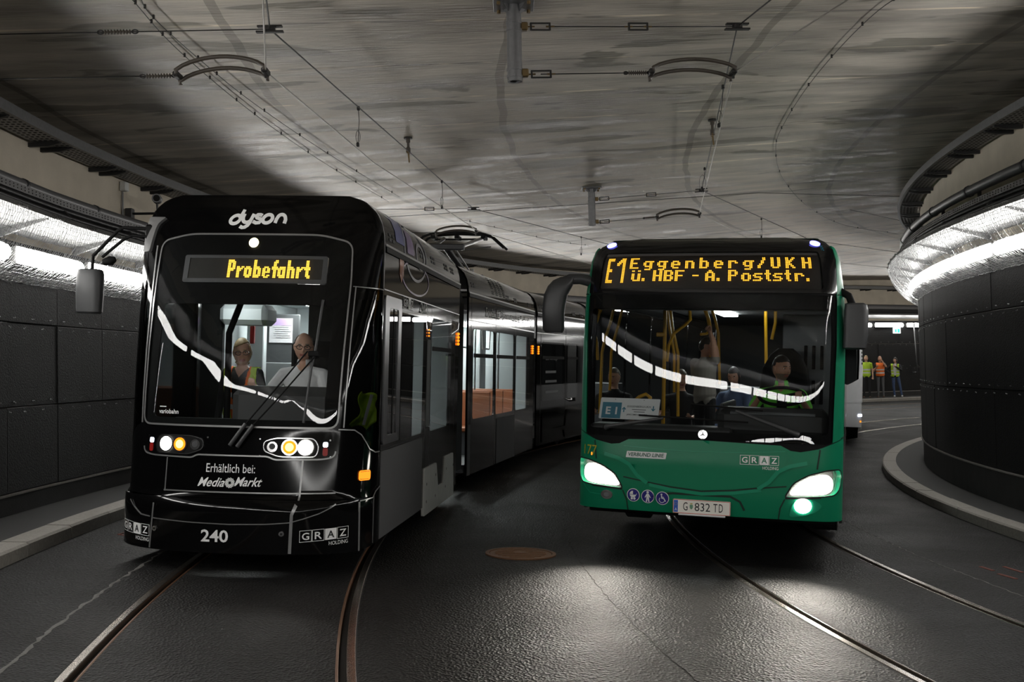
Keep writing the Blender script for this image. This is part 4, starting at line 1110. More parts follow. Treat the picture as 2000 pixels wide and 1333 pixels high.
V, F = wordmark(); mapped(TR, 'script_word', V * K + [-.285, 3.045], F, 'lettering', tram, off=.006)
text(TR, 'lettering', 'Erhältlich bei:', -.225, .838, 'lettering', tram, w_=.435, h=.075, bold=.002, off=.014)
text(TR, 'lettering', 'Media', -.295, .715, 'lettering', tram, w_=.245, h=.078, shear=.45, bold=.014, off=.014)
text(TR, 'lettering', 'Markt', .035, .725, 'lettering', tram, w_=.245, h=.078, shear=.45, bold=.014, off=.014)
V = []; F = []
for k in range(12):                              # whirl between the two words
    a = 2 * math.pi * k / 12; pts = [(.0 + r * math.cos(a + t) - .005, .752 + r * math.sin(a + t)) for r, t in ((.012, 0), (.024, .25), (.036, .6), (.045, 1.0))]
    v, f = stroke2d(pts, [.004, .009, .009, .003]); o = len(V); V += v; F += [tuple(i + o for i in x) for x in f]
mapped(TR, 'whirl_mark', V, F, 'lettering', tram, off=.014)
text(TR, 'fleet_number', '240', -.215, .255, 'lettering', tram, w_=.24, h=.105, bold=.02, off=.036)
text(TR, 'type_word', 'variobahn', -.735, 1.33, 'lettering', tram, w_=.205, h=.04, bold=.01, off=.012)
strip(TR, 'small_print', [(-.73, 1.391), (-.66, 1.391)], .008, 'lettering', tram, off=.012, th=0)
boxed_logo(TR, tram, .625, .268, .41, 'lettering', 'seam_dark', off=.037, slope=.07)
boxed_logo(TR, tram, -1.13, .28, .41, 'lettering', 'seam_dark', off=.037, slope=-.03)
# -- wipers
def on(u, z, o): return Vector(TR.at(u, z, o)[0])
for a, e, nm in (((-.02, 1.07), (.60, 1.90), 0), ((.045, 1.06), (.66, 1.85), 1)):
    wp = part_tube('wiper_arm', [on(a[0], a[1], .04), on(a[0] + .09, a[1] + .13, .05), on(a[0] + .13, a[1] + .19, .045)], .018, 'mirror_grey', tram)
    part_tube('arm_rod', [on(a[0] + .13, a[1] + .19, .045), on((a[0] + e[0]) / 2, (a[1] + e[1]) / 2, .05), on(*e, .04)], .007, 'matte_black', wp)
bl = part_tube('wiper_blade', [on(.60, 1.28, .025), on(.64, 1.75, .03), on(.665, 1.9, .03), on(.695, 2.36, .025)], .011, 'mirror_grey', tram)
part_box('blade_joint', on(.655, 1.88, .04), (.1, .03, .05), 'matte_black', bl)
part_tube('antenna_rod', [on(-.80, 1.33, .01), on(-.775, 1.75, .012), on(-.76, 1.95, .012)], .003, 'chrome', tram)
# -- mirror on its arm
part_tube('mirror_arm', [(-1.04, .62, 3.02), (-1.3, .6, 3.03), (-1.36, .6, 3.0), (-1.585, .58, 2.76), (-1.59, .58, 2.60)], .016, 'matte_black', tram)
part_tube('mirror_arm', [(-1.04, .62, 2.95), (-1.22, .6, 2.955), (-1.30, .6, 2.92), (-1.50, .59, 2.75)], .014, 'matte_black', tram)
part_box('mirror_mount', (-1.06, .64, 2.985), (.09, .08, .16), 'matte_black', tram, bev=.02)
patch(TR, 'mirror_bracket', rounded([(-1.21, 2.80), (-1.09, 2.80), (-1.04, 3.06), (-.96, 3.12), (-1.25, 3.13)], .02), 'silver_and_glint', tram, off=.03, th=.04)
mb = MB(); n = 20; V = []
for z, rx, ry in ((2.22, .10, .055), (2.235, .118, .07), (2.4, .125, .078), (2.58, .125, .075), (2.625, .115, .065), (2.635, .09, .045)):
    V += [(-1.605 + math.copysign(abs(math.cos(2 * math.pi * k / n)) ** .6, math.cos(2 * math.pi * k / n)) * rx, .58 + math.copysign(abs(math.sin(2 * math.pi * k / n)) ** .7, math.sin(2 * math.pi * k / n)) * ry, z) for k in range(n)]
mb.add(V, [(j * n + k, j * n + (k + 1) % n, (j + 1) * n + (k + 1) % n, (j + 1) * n + k) for j in range(5) for k in range(n)] + [tuple(range(n)), tuple(range(5 * n, 6 * n))]); mb.build('mirror_housing', 'mirror_grey', tram, angle=40)
part_tube('small_mirror', [(-1.47, .56, 2.70), (-1.40, .56, 2.715), (-1.36, .56, 2.73)], [.03, .045, .025], 'matte_black', tram)
# -- first car: right-hand side
S0 = 1.56
def side_car(H, u0, u1, holes, root, name, m='tram_black_side'):
    return patch(H, name, [(u0, .2), (u1, .2), (u1, 3.36), (u0, 3.36)], m, root, holes=holes, off=0, th=.03)
DOOR = rrect(1.60, 1.06, 2.34, 2.45, .04); WA = rrect(2.42, 1.05, 3.78, 2.33, .04); WB = rrect(4.16, 1.04, 5.60, 2.36, .06)
BOG = rounded([(3.80, .10), (6.0, .10), (5.9, .66), (5.25, .66), (5.15, .34), (4.75, .34), (4.60, .64), (3.80, .64)], .03)
side_car(TR, S0, END1, [DOOR, WA, WB], tram, 'side_body')
fr = patch(TR, 'cab_door_frame', DOOR, 'door_metal', tram, holes=[rrect(1.78, 1.14, 2.20, 2.34, .03)], off=.012, th=.03)
patch(TR, 'pane', rrect(1.78, 1.14, 2.20, 2.34, .03), 'side_glass', fr, off=.004, th=.01)
strip(TR, 'sliding_edge', [(2.02, 1.14), (2.0, 2.34)], .03, 'matte_black', fr, off=.008)
patch(TR, 'side_window', WA, 'side_glass', tram, off=.003, th=.01)
wb = patch(TR, 'side_window', WB, 'side_glass', tram, off=.003, th=.01)
strip(TR, 'window_bar', [(4.16, 2.0), (5.6, 2.0)], .05, 'matte_black', wb, off=.008)
for a in (3.86, 4.12, 5.64, 5.95): strip(TR, 'side_seam', [(a, .2), (a, 2.5)], .012, 'seam_dark', tram, off=.001)
patch(TR, 'door_strip_window', rrect(3.88, 1.1, 4.08, 2.1, .03), 'interior_mid', tram, off=.004, th=.01)
patch(TR, 'grey_side_panel', [(1.56, .2), (3.66, .2), (3.66, 1.0), (1.56, 1.0)], 'grey_panel', tram, off=.008, th=.012)
patch(TR, 'bogie_cover', BOG, 'bogie_cover', tram, off=.016, th=.03)
for a, b in ((3.95, .45), (3.95, .25), (4.55, .5), (4.55, .25), (5.35, .5), (5.3, .28), (5.9, .5)): patch(TR, 'cover_bolt', circ(a, b, .018, 10), 'seam_dark', tram, off=.018, th=.001)
strip(TR, 'gutter_rail', [(1.6, 2.875), (END1, 2.875)], .055, 'seam_dark', tram, off=.012)
strip(TR, 'gutter_edge', [(1.56, 2.91), (END1, 2.91)], .02, 'silver_and_glint', tram, off=.016)
strip(TR, 'waist_line', [(1.56, 2.50), (END1, 2.50)], .010, 'silver_and_glint', tram, off=.003)
strip(TR, 'sill_line', [(1.56, 1.015), (3.8, 1.015)], .010, 'seam_dark', tram, off=.004)
boxed_logo(TR, tram, 2.42, 2.375, .50, 'lettering', 'seam_dark', off=.012, und=False)
text(TR, 'fleet_number', '240', 3.35, 2.375, 'lettering', tram, w_=.40, h=.115, bold=.01, off=.012)
mat('art_blue', (.05, .06, .22), .3, coat=.4, noise=.8, nscale=18); mat('art_violet', (.10, .05, .16), .3, coat=.4, noise=.8, nscale=12); mat('art_copper', (.35, .12, .06), .35, coat=.3)
mat('art_silver', (.16, .16, .18), .3, coat=.3)
# printed picture on the roof edge: plain rings and colour fields
patch(TR, 'printed_field', rounded([(2.05, 3.0), (2.5, 3.0), (2.75, 3.28), (2.2, 3.30)], .05), 'art_blue', tram, off=.004)
patch(TR, 'printed_field', rounded([(2.6, 2.95), (3.0, 2.95), (3.0, 3.2), (2.7, 3.2)], .05), 'art_violet', tram, off=.004)
strip(TR, 'printed_ring', circ(3.1, 3.0, .62, 40, .30), .03, 'art_silver', tram, off=.005, closed=True)
strip(TR, 'printed_ring', circ(3.1, 2.72, .75, 40, .17), .02, 'art_violet', tram, off=.005, closed=True)
strip(TR, 'printed_ring', circ(3.35, 2.98, .22, 30, .13), .04, 'art_silver', tram, off=.005, closed=True)
patch(TR, 'printed_tool', [(2.22, 2.70), (2.32, 2.62), (2.42, 2.70), (2.42, 2.85), (2.22, 2.85)], 'art_copper', tram, off=.005)
def vents(H, root, spots, r=.045):
    for a, b in spots:
        for i in (0, 1):
            for j in (0, 1): patch(H, 'vent_slot', rrect(a + i * .15, b + j * .045, a + i * .15 + .11, b + j * .045 + .03, .012, 2), 'seam_dark', root, off=.004, th=.003)
vents(TR, tram, [(1.75, 2.97), (3.35, 2.98), (4.05, 2.99), (5.0, 3.0), (5.5, 3.0)])
sm = MB()
for k in range(4):
    o_, n_ = TR.at(END1 - .12, 2.10 + .045 * k, .012); sm.ball(o_, .019, 8, 6)
sm.build('side_indicator', 'indicator', tram)
sm = MB()
for k in range(3):
    o_, n_ = TR.at(3.90, 2.14 + .035 * k, .012); sm.ball(o_, .010, 8, 6)
sm.build('side_indicator', 'indicator_soft', tram)
# hi-vis vest hung behind the corner window
mat('hivis_yellow', (.42, .62, .03), .7, noise=.15, nscale=20); mat('hivis_orange', (.85, .17, .02), .7); mat('reflective', (.55, .56, .55), .4)
# -- cars two to four, with gaiters between
SD = Side(TW)
CARS = [((-1.869, 15.937, -.194, .035), 5.75, 'A'), ((-.70, 22.0, -.315, .035), 4.3, 'B'), ((.72, 26.35, -.43, .035), 6.0, 'C')]
def rel(Mw): return MT.inverted() @ Mw
for (X, D, yw, tl), ln, kind in CARS:
    Mc = vehicle_matrix(X, D, yw, tl)
    # height follows the rest of the train
    car = bpy.data.objects.new('tram_car', None); COL.objects.link(car); car.parent = tram; car.matrix_local = rel(Mc)
    y0, y1 = .12, ln - .05
    if kind == 'A':
        W1, W2, W3 = rrect(.45, 1.02, 2.0, 2.38, .06), rrect(2.12, 1.02, 3.72, 2.38, .06), rrect(3.84, 1.02, 5.2, 2.38, .06)
        wins = [W1, W2, W3]
    else:
        wins = [rrect(.5, 1.1, 2.2, 2.33, .06), rrect(2.5, 1.1, 3.4, 2.33, .06)]
    patch(SD, 'car_side', [(y0, .2), (y1, .2), (y1, 3.36), (y0, 3.36)], 'tram_black_side', car, holes=wins, off=0, th=.03)
    mb = MB(); ls = [(1.15, .2), (1.15, 2.85), (1.13, 3.06), (1.085, 3.18), (.985, 3.29), (.80, 3.355)]
    pr = [(-a, b) for a, b in ls] + [(.80, 3.355)]
    mb.sweep(pr, lambda a, b, t: Vector((a, t, b)), [y0, y1], closed=False); mb.build('car_shell', 'roof_grey', car)
    mb = MB(); mb.box((0, (y0 + y1) / 2, .3), (2.2, y1 - y0, .12)); mb.build('car_floor', 'interior_dark', car)
    for i, q in enumerate(wins):
        wn = patch(SD, 'side_window', q, 'side_glass' if kind != 'A' else 'windshield_glass', car, off=.002, th=.01)
        zb = 1.98 if kind == 'A' else 2.0
        a, b = min(p[0] for p in q), max(p[0] for p in q)
        strip(SD, 'window_bar', [(a, zb), (b, zb)], .06, 'matte_black', car, off=.008)
    for a in (.3, 2.06, 3.78) if kind == 'A' else (.4, 2.35): strip(SD, 'side_seam', [(a, .2), (a, 2.86)], .012, 'seam_dark', car, off=.002)
    strip(SD, 'gutter_rail', [(y0, 2.875), (y1, 2.875)], .055, 'seam_dark', car, off=.012)
    strip(SD, 'gutter_edge', [(y0, 2.91), (y1, 2.91)], .02, 'silver_and_glint', car, off=.016)
    strip(SD, 'waist_line', [(y0, 2.50), (y1, 2.50)], .02, 'silver_and_glint', car, off=.004)
    vents(SD, car, [(.3, 3.0), (2.9, 2.97), (3.6, 2.97)] + ([(5.0, 2.97)] if kind == 'A' else []))
    if kind == 'A':
        text(SD, 'lettering', 'Entdecke', 1.25, 2.60, 'lettering', car, w_=1.05, h=.15, off=.006); text(SD, 'lettering', 'Dysons', 2.40, 2.60, 'lettering', car, w_=.8, h=.15, off=.006)
        text(SD, 'lettering', 'neueste', 3.28, 2.62, 'lettering', car, w_=.85, h=.12, off=.006); text(SD, 'lettering', 'Technologie', 4.2, 2.59, 'lettering', car, w_=1.35, h=.16, off=.006)
        patch(SD, 'grey_side_panel', [(2.2, .2), (3.75, .2), (3.75, .95), (2.2, .95)], 'grey_panel', car, off=.008, th=.012)
        patch(SD, 'grey_side_panel', [(.13, .2), (.30, .2), (.30, .95), (.13, .95)], 'grey_panel', car, off=.008, th=.012)
        for i in range(4):
            for j in range(9):
                if i == 0 and j in (2,): continue
                patch(SD, 'vent_slot', rrect(1.75 + i * .3, 2.99 + j * .032, 1.75 + i * .3 + .16, 3.008 + j * .032, .006, 2), 'seam_dark', car, off=.004, th=.002)
        # saloon: back wall, ceiling light, poles, seats
        mb = MB(); mb.box((-1.05, 2.9, 1.4), (.06, 5.4, 2.4)); mb.build('inner_wall', 'interior_grey', car)
        mb = MB(); mb.box((0, 2.9, 2.62), (2.2, 5.4, .04)); mb.build('saloon_ceiling', 'interior_grey', car)
        part_box('bulkhead', (0, 5.45, 1.5), (2.1, .05, 2.2), 'interior_grey', car)
        part_box('bulkhead_frame', (.3, 4.75, 1.6), (.06, .5, 2.1), 'interior_grey', car)
        for yy in (1.3, 3.0, 4.6):
            mb = MB(); mb.box((.1, yy, 2.57), (.22, 1.2, .03), bev=.01); mb.build('saloon_lamp', 'saloon_bright', car)
        for x_, yy in ((.55, 1.7), (.4, 1.2), (.5, 2.75), (.35, 4.0), (.6, 4.9)): part_tube('hand_pole', [(x_, yy, .36), (x_, yy, 2.6)], .018, 'chrome', car)
        for yy in (1.35, 2.9): part_tube('hanging_loop', [(.72, yy, 2.6), (.72, yy + .05, 2.35), (.72, yy + .1, 2.12), (.72, yy + .6, 2.12), (.72, yy + .65, 2.35), (.72, yy + .7, 2.6)], .016, 'silver_and_glint', car)
        for x_, yy in ((.62, 1.95), (.62, 3.0), (.62, 4.1), (-.6, 1.6), (-.6, 2.8), (-.6, 4.2)):
            st_ = part_box('seat', (x_, yy, .78), (.86, .44, .09), 'orange_wood', car, bev=.03); part_box('seat_back', (x_, yy + .22, 1.08), (.86, .05, .62), 'orange_wood', car, bev=.02)
            part_box('seat_base', (x_, yy, .55), (.5, .3, .4), 'interior_dark', car)
    else:
        patch(SD, 'bogie_cover', rounded([(.5, .25), (1.2, .25), (1.3, .42), (2.2, .42), (2.3, .25), (3.2, .25), (3.2, .85), (2.4, .85), (2.3, .5), (1.3, .5), (1.2, .85), (.5, .85)], .03), 'tram_black_side', car, off=.02, th=.03)
        text(SD, 'lettering', 'airwrap', .75, 1.92, 'frame_grey', car, w_=.9, h=.11, off=.006)
        for b, s_ in ((1.70, .8), (1.50, .85), (1.28, 1.0)): strip(SD, 'small_print', [(.75, b), (.75 + s_, b)], .05, 'interior_mid', car, off=.006, th=0)
        patch(SD, 'window_backing', rrect(.45, 1.05, 3.45, 2.4, .02), 'interior_dark', car, off=-.25)
        patch(SD, 'printed_field', rounded([(.9, 2.97), (1.15, 2.97), (1.05, 3.15), (.85, 3.25)], .05), 'art_copper', car, off=.005)
    sm = MB()
    for k in range(4):
        for yy in ((.2,) if kind == 'B' else ((ln - .25,) if kind == 'A' else ())): 
            o_, n_ = SD.at(yy, 2.08 + .045 * k, .012); sm.ball(o_, .02, 8, 6)
    if sm.V: sm.build('side_indicator', 'indicator', car)
    # gaiter in front of this car
    mb = MB(); pr = [(1.08, .3), (1.08, 2.75), (1.02, 2.95), (.8, 3.2), (.6, 3.28), (-.6, 3.28), (-.8, 3.2), (-1.02, 2.95), (-1.08, 2.75), (-1.08, .3)]
    ts = []; V = []
    for k in range(13):
        t = -.42 + .56 * k / 12; s_ = 1.0 if k % 2 else .955
        V.append((t, s_))
    mb.sweep([(a, b) for a, b in pr], lambda a, b, t: Vector((a * t[1], t[0], .3 + (b - .3) * (1 + (t[1] - 1) * .5))), V, closed=False)
    mb.build('gaiter', 'mirror_grey', car)
    for yy in (.8, ln - 1.0) if kind != 'A' else ():
        for s_ in (-1, 1): wheel(car, (s_ * .66, yy, .30), .30, .1, car)
# wheels of the first car, underframe
for yy in (3.6, 5.0):
    for s in (-1, 1): wheel(tram, (s * .72, yy, .31), .30, .1)
part_box('underframe', (0, 3.1, .30), (2.1, 4.5, .16), 'matte_black', tram)
# -- cab: floor, dashboard, partition with lit saloon behind
part_box('dashboard', (.24, .80, 1.28), (.98, .34, .6), 'dash_grey', tram, bev=.09)
part_box('desk', (0, .62, 1.12), (1.7, .4, .3), 'matte_black', tram, bev=.05)
part_box('cab_floor', (0, 1.6, .33), (2.2, 2.2, .1), 'interior_dark', tram)
part_box('cab_ceiling', (0, 1.85, 2.52), (2.1, 1.7, .05), 'matte_black', tram)
part_box('partition', (.55, 2.35, 1.5), (1.15, .06, 2.1), 'matte_black', tram)
part_box('partition_post', (-1.0, 2.1, 1.5), (.24, .08, 2.1), 'matte_black', tram)
part_tube('door_post', [(-.405, 1.35, 2.45), (-.53, 1.32, 2.08), (-.525, 1.3, 1.0)], .032, 'matte_black', tram)
part_box('saloon_ceiling', (0, 4.0, 2.56), (2.2, 3.2, .05), 'interior_grey', tram)
part_box('saloon_end_wall', (0, 5.25, 1.5), (2.1, .05, 2.1), 'interior_grey', tram)
part_box('far_inner_wall', (-1.10, 3.9, 1.5), (.04, 3.0, 2.1), 'interior_grey', tram)
part_box('ceiling_box', (-.63, 2.15, 2.30), (.52, .4, .22), 'interior_grey', tram, bev=.06)
part_box('white_pillar', (-.86, 3.1, 1.5), (.20, .12, 2.1), 'interior_grey', tram)
part_box('red_box', (-.705, 2.5, 2.10), (.05, .05, .2), 'red_lens', tram, bev=.01)
part_box('saloon_lamp', (-.35, 3.7, 2.51), (.25, 1.6, .03), 'saloon_bright', tram)
part_box('box_fill_light', (-.66, 1.62, 2.47), (.36, .10, .03), 'saloon_bright', tram)  # added lamp, hidden above the clear glass, to brighten the ceiling box
part_box('map_panel', (-.66, 3.45, 2.0), (.40, .04, .75), 'interior_dark', tram)
mat('map_paper', (.62, .6, .62), .5, noise=.12, nscale=30); mat('map_violet', (.45, .32, .55), .5)
mp_ = part_box('map_sheet', (-.68, 3.42, 2.18), (.28, .01, .29), 'map_paper', tram, bev=0)
part_box('map_band', (-.68, 3.413, 2.28), (.28, .004, .08), 'map_violet', mp_, bev=0)
for k in range(6): part_box('map_line', (-.68 + .015 * (k % 3), 3.412, 2.22 - k * .025), (.2 - .02 * (k % 2), .003, .003), 'interior_dark', mp_, bev=0)
part_box('lower_cabinet', (-.60, 3.5, 1.25), (.5, .3, 1.1), 'interior_mid', tram)
part_box('seat_row', (-.55, 3.0, 1.05), (.5, .1, .9), 'orange_wood', tram, bev=.03)
part_box('driver_seat', (.27, 1.62, 1.45), (.48, .16, 1.15), 'matte_black', tram, bev=.07)
part_tube('sun_blind_lever', [(-.36, 1.0, 2.44), (-.30, 1.0, 2.38), (-.12, 1.0, 2.46)], .035, 'matte_black', tram)
# -- pantograph on the second car
CA = MT.inverted() @ vehicle_matrix(*CARS[0][0])
def c2(x, y, z): return CA @ Vector((x, y, z))
pn = bpy.data.objects.new('pantograph', None); COL.objects.link(pn); pn.parent = tram
TOPZ = 4.03
part_box('base_frame', c2(.1, 3.9, 3.42), (.9, .9, .08), 'dark_steel', pn)
part_tube('lower_arm', [c2(.15, 4.3, 3.42), c2(.1, 2.75, 3.86)], .06, 'dark_steel', pn)
part_tube('lower_rod', [c2(.28, 4.2, 3.42), c2(.25, 2.8, 3.84)], .018, 'silver_and_glint', pn)
part_box('knee_beam', c2(.12, 2.7, 3.87), (.62, .12, .11), 'dark_steel', pn, bev=.02)
part_tube('upper_arm', [c2(-.12, 2.72, 3.88), c2(-.25, 3.9, TOPZ + .13)], .032, 'dark_steel', pn)
part_tube('upper_arm', [c2(.36, 2.72, 3.88), c2(.46, 3.95, TOPZ + .13)], .036, 'silver_and_glint', pn)
part_tube('guide_rod', [c2(.34, 2.8, 3.83), c2(.7, 3.6, 3.97)], .010, 'dark_steel', pn)
for dy in (-.16, .16):
    yy = 3.95 + dy
    part_tube('collector_bow', [c2(-.85, yy, TOPZ - .06), c2(-.62, yy, TOPZ + .16), c2(-.45, yy, TOPZ + .215), c2(0, yy, TOPZ + .235), c2(.45, yy, TOPZ + .215), c2(.65, yy, TOPZ + .16), c2(.9, yy, TOPZ - .06)], .022, 'matte_black', pn)
part_tube('bow_brace', [c2(-.45, 3.95, TOPZ + .12), c2(.5, 3.95, TOPZ + .12)], .018, 'matte_black', pn)
for x_ in (-.45, 0, .5): part_box('bow_bracket', c2(x_, 3.95, TOPZ + .15), (.08, .4, .07), 'matte_black', pn)
# ================================================================== GREEN BUS, AND A WHITE ONE FURTHER BACK
BW = [(0, 1.275), (2.1, 1.275), (2.6, 1.255), (2.9, 1.215), (3.02, 1.17), (3.09, 1.10), (3.13, .98)]
BR = [(0, .07), (.38, .05), (.5, .015), (.65, 0), (.95, .0), (1.15, .03), (1.25, .04), (2.35, .115), (2.6, .14), (2.9, .20), (3.02, .25), (3.09, .33), (3.13, .46)]
BU = Hull(1.275, .5, 3.2, BR, BW)
mat('bus_green', (.006, .20, .098), .34, spec=.28, noise=.05, nscale=3)
mat('bus_green_lit', (.014, .28, .15), .34, spec=.28)  # lit copy of the green: light on creases, lip and recess painted in
mat('coach_white', (.55, .56, .57), .3, coat=.4)
mat('bus_black', (.006, .006, .0065), .14, coat=.4)
mat('bus_yellow_pole', (.62, .33, .01), .35)
mat('number_yellow', (.42, .36, .02), .5)
mat('plate_white', (.9, .87, .8), .5, spec=.2); mat('plate_blue', (.02, .11, .55), .4); mat('plate_red', (.6, .1, .08), .4)
mat('pict_blue', (.022, .018, .20), .4); mat('text_black', (.01, .01, .01), .6); mat('text_green', (.006, .09, .05), .6)
glassmat('bus_glass', (.8, .82, .82), 1.40); mat('board_white', (.8, .81, .81), .6, spec=.15); mat('board_blue', (.008, .17, .26), .5)
mat('crest_green', (.15, .32, .2), .6)
mat('lamp_bowl', (.7, .7, .68), .12, metal=.9)
mat('green_seam', (.001, .022, .011), .6)
UB = BU.U
def bus_shell(root, paint, MB_, full=True):
    LEN = 11.6; E_ = UB + LEN - .5
    blk = [(-1.36, 1.19), (-1.22, 1.165), (-1.07, 1.115), (-.90, 1.085), (-.81, 1.095), (-.72, 1.14), (0, 1.16), (.72, 1.14), (.81, 1.095), (.90, 1.085), (1.07, 1.115), (1.22, 1.165), (1.33, 1.22)]
    low = [(-1.62, .43), (-.72, .455), (.72, .455), (1.62, .43)]
    HLr = rounded([(.76, .66), (.845, .80), (.98, .875), (1.16, .92), (1.33, .925), (1.385, .86), (1.33, .74), (1.25, .685), (1.10, .675)], .04)
    HLl = [(-a, b) for a, b in HLr][::-1]
    inner = [(-1.36, 1.19)] + blk[1:-1] + [(1.36, 1.19)]
    patch(BU, 'lower_front', low + [(1.62, 1.21)] + [(1.40, 1.21)] + inner[::-1][1:-1] + [(-1.40, 1.21), (-1.62, 1.21)], paint, root, holes=[HLr, HLl], off=0, th=.03)
    for s in (-1, 1):
        pil = [(1.215, 1.175), (1.40, 1.225), (1.62, 1.225), (1.62, 3.0), (1.33, 3.04), (1.265, 2.6), (1.235, 1.9)]
        pil = pil if s > 0 else [(-a, b) for a, b in pil][::-1]
        patch(BU, 'corner_pillar', pil, paint, root, off=.002, th=.02)
        sd = [(1.63, .38), (E_, .38), (E_, 3.13), (1.63, 3.13)] ; wn = [[(1.9, 1.15), (E_ - .5, 1.15), (E_ - .5, 2.5), (1.9, 2.5)]]
        if s < 0: sd = [(-a, b) for a, b in sd][::-1]; wn = [[(-a, b) for a, b in q][::-1] for q in wn]
        patch(BU, 'body_side', sd, paint if not full else 'bus_black', root, holes=wn, off=0, th=.03)
        for k in range(6):
            a = 1.9 + k * (E_ - 2.4) / 6; b = 1.9 + (k + 1) * (E_ - 2.4) / 6
            patch(BU, 'side_window', rrect(*((a + .02, 1.15, b - .02, 2.5) if s > 0 else (-b + .02, 1.15, -a - .02, 2.5)), .03), 'side_glass', root, off=.002, th=.01)
    GL = rounded([(-1.21, 1.165), (1.21, 1.165), (1.235, 1.9), (1.262, 2.555), (-1.262, 2.555), (-1.235, 1.9)], .05)
    patch(BU, 'windshield', GL, 'bus_glass' if full else 'side_glass', root, off=.004, th=.012)
    patch(BU, 'windshield_mask', inner + [(1.25, 1.9), (1.268, 2.6), (-1.268, 2.6), (-1.25, 1.9)], 'matte_black', root, holes=[rounded([(-1.17, 1.235), (1.17, 1.245), (1.20, 2.42), (-1.20, 2.42)], .05)], off=-.010, th=.01)
    top = [(-1.262, 2.575), (1.262, 2.575), (1.31, 3.0), (1.2, 3.09), (.9, 3.128), (-.9, 3.128), (-1.2, 3.09), (-1.31, 3.0)]
    patch(BU, 'top_panel', top, 'bus_black', root, holes=[rrect(-1.13, 2.615, 1.11, 2.975, .02)] if full else (), off=.003, th=.02)
    us = np.concatenate([np.linspace(-E_, -UB, 2), np.linspace(-UB, UB, 61), np.linspace(UB, E_, 2)])
    P = BU.at(us, np.full(len(us), 3.12))[0]
    mb = MB(); mb.add([tuple(p) for p in P], [tuple(range(len(us)))]); mb.build('roof', paint, root)
    part_box('floor_pan', (0, 6, .42), (2.4, 11, .12), 'matte_black', root)
    part_box('rear_end', (0, 11.58, 1.75), (2.5, .06, 2.7), 'interior_dark' if full else paint, root)
    for yy in (2.7, 8.6):
        for s in (-1, 1): wheel(root, (s * 1.08, yy, .47), .47, .28)
    return HLr, HLl
MBUS = vehicle_matrix(1.738, 10.202, -.304, .043)
bus = empty('bus', MBUS, label='green and black city bus with amber destination display and headlights on', cat='bus')
HLr, HLl = bus_shell(bus, 'bus_green', MBUS)
# -- headlights, fog lamps
for s, HL in ((1, HLr), (-1, HLl)):
    hu = bpy.data.objects.new('headlight_unit', None); COL.objects.link(hu); hu.parent = bus
    patch(BU, 'lamp_bowl', HL, 'lamp_bowl', hu, off=-.03, th=.03)
    lit = rounded([(s * .80, .685), (s * .90, .80), (s * 1.02, .855), (s * 1.17, .88), (s * 1.24, .83), (s * 1.24, .74), (s * 1.17, .70), (s * 1.05, .69)][::s], .05)
    patch(BU, 'reflector', lit, 'headlight', hu, off=-.012, th=.01)
    patch(BU, 'lens', HL, 'lens_glass', hu, off=.004, th=.008)
    strip(BU, 'lens_edge', HL, .012, 'seam_dark', hu, off=.004, closed=True)
    # hooded beam: out and down on to the road
    spot('headlight_beam', hu, tuple(BU.at(s * 1.02, .76, .05)[0]), (.58 if s > 0 else -.35, -2.2, 0), 85, 74, col=(1, .93, .82), blend=1.0)
    fg = (s * .93, .59)
    if s > 0:
        patch(BU, 'fog_lamp', circ(*fg, .078, 20, .068), 'headlight', bus, off=.012, th=.014)
        patch(BU, 'fog_recess', rounded([(.80, .475), (.95, .50), (1.05, .53), (1.12, .59), (1.05, .64), (.93, .66), (.84, .62)], .05), 'bus_green_lit', bus, off=.004, th=.006)
    else:
        patch(BU, 'fog_lamp', circ(*fg, .062, 20, .045), 'lamp_bowl', bus, off=.012, th=.014)
        patch(BU, 'fog_lens', circ(*fg, .03, 12, .022), 'interior_mid', bus, off=.016, th=.002)
        strip(BU, 'fog_crease', [(-1.28, .74), (-1.22, .66), (-1.13, .59), (-1.0, .585)], .008, 'bus_green_lit', bus, off=.003)
    strip(BU, 'headlight_sill', [(s * .77, .655), (s * 1.10, .668)], .016, 'seam_dark', bus, off=.004)
    strip(BU, 'panel_seam', [(s * .765, .645), (s * .725, .56), (s * .71, .455)], .012, 'green_seam', bus, off=.003)
    strip(BU, 'panel_seam', [(s * 1.085, 1.11), (s * 1.06, .93)], .014, 'green_seam', bus, off=.003)
    strip(BU, 'pillar_seam', [(s * 1.36, 1.215), (s * 1.62, 1.235)], .012, 'green_seam', bus, off=.004)
    strip(BU, 'pillar_seam', [(s * 1.275, 2.565), (s * 1.5, 2.57)], .010, 'green_seam', bus, off=.006)
    patch(BU, 'top_marker', circ(s * 1.12, 3.052, .055, 16, .024), 'marker_blue', bus, off=.016, th=.014)
    patch(BU, 'marker_core', circ(s * 1.12, 3.052, .026, 12, .012), 'marker_core', bus, off=.018, th=.002)
    strip(BU, 'crease', [(s * .96, .985), (s * .80, .95), (s * .70, .90), (s * .62, .80), (s * .52, .73)], .035, 'bus_green_lit', bus, off=.0165)
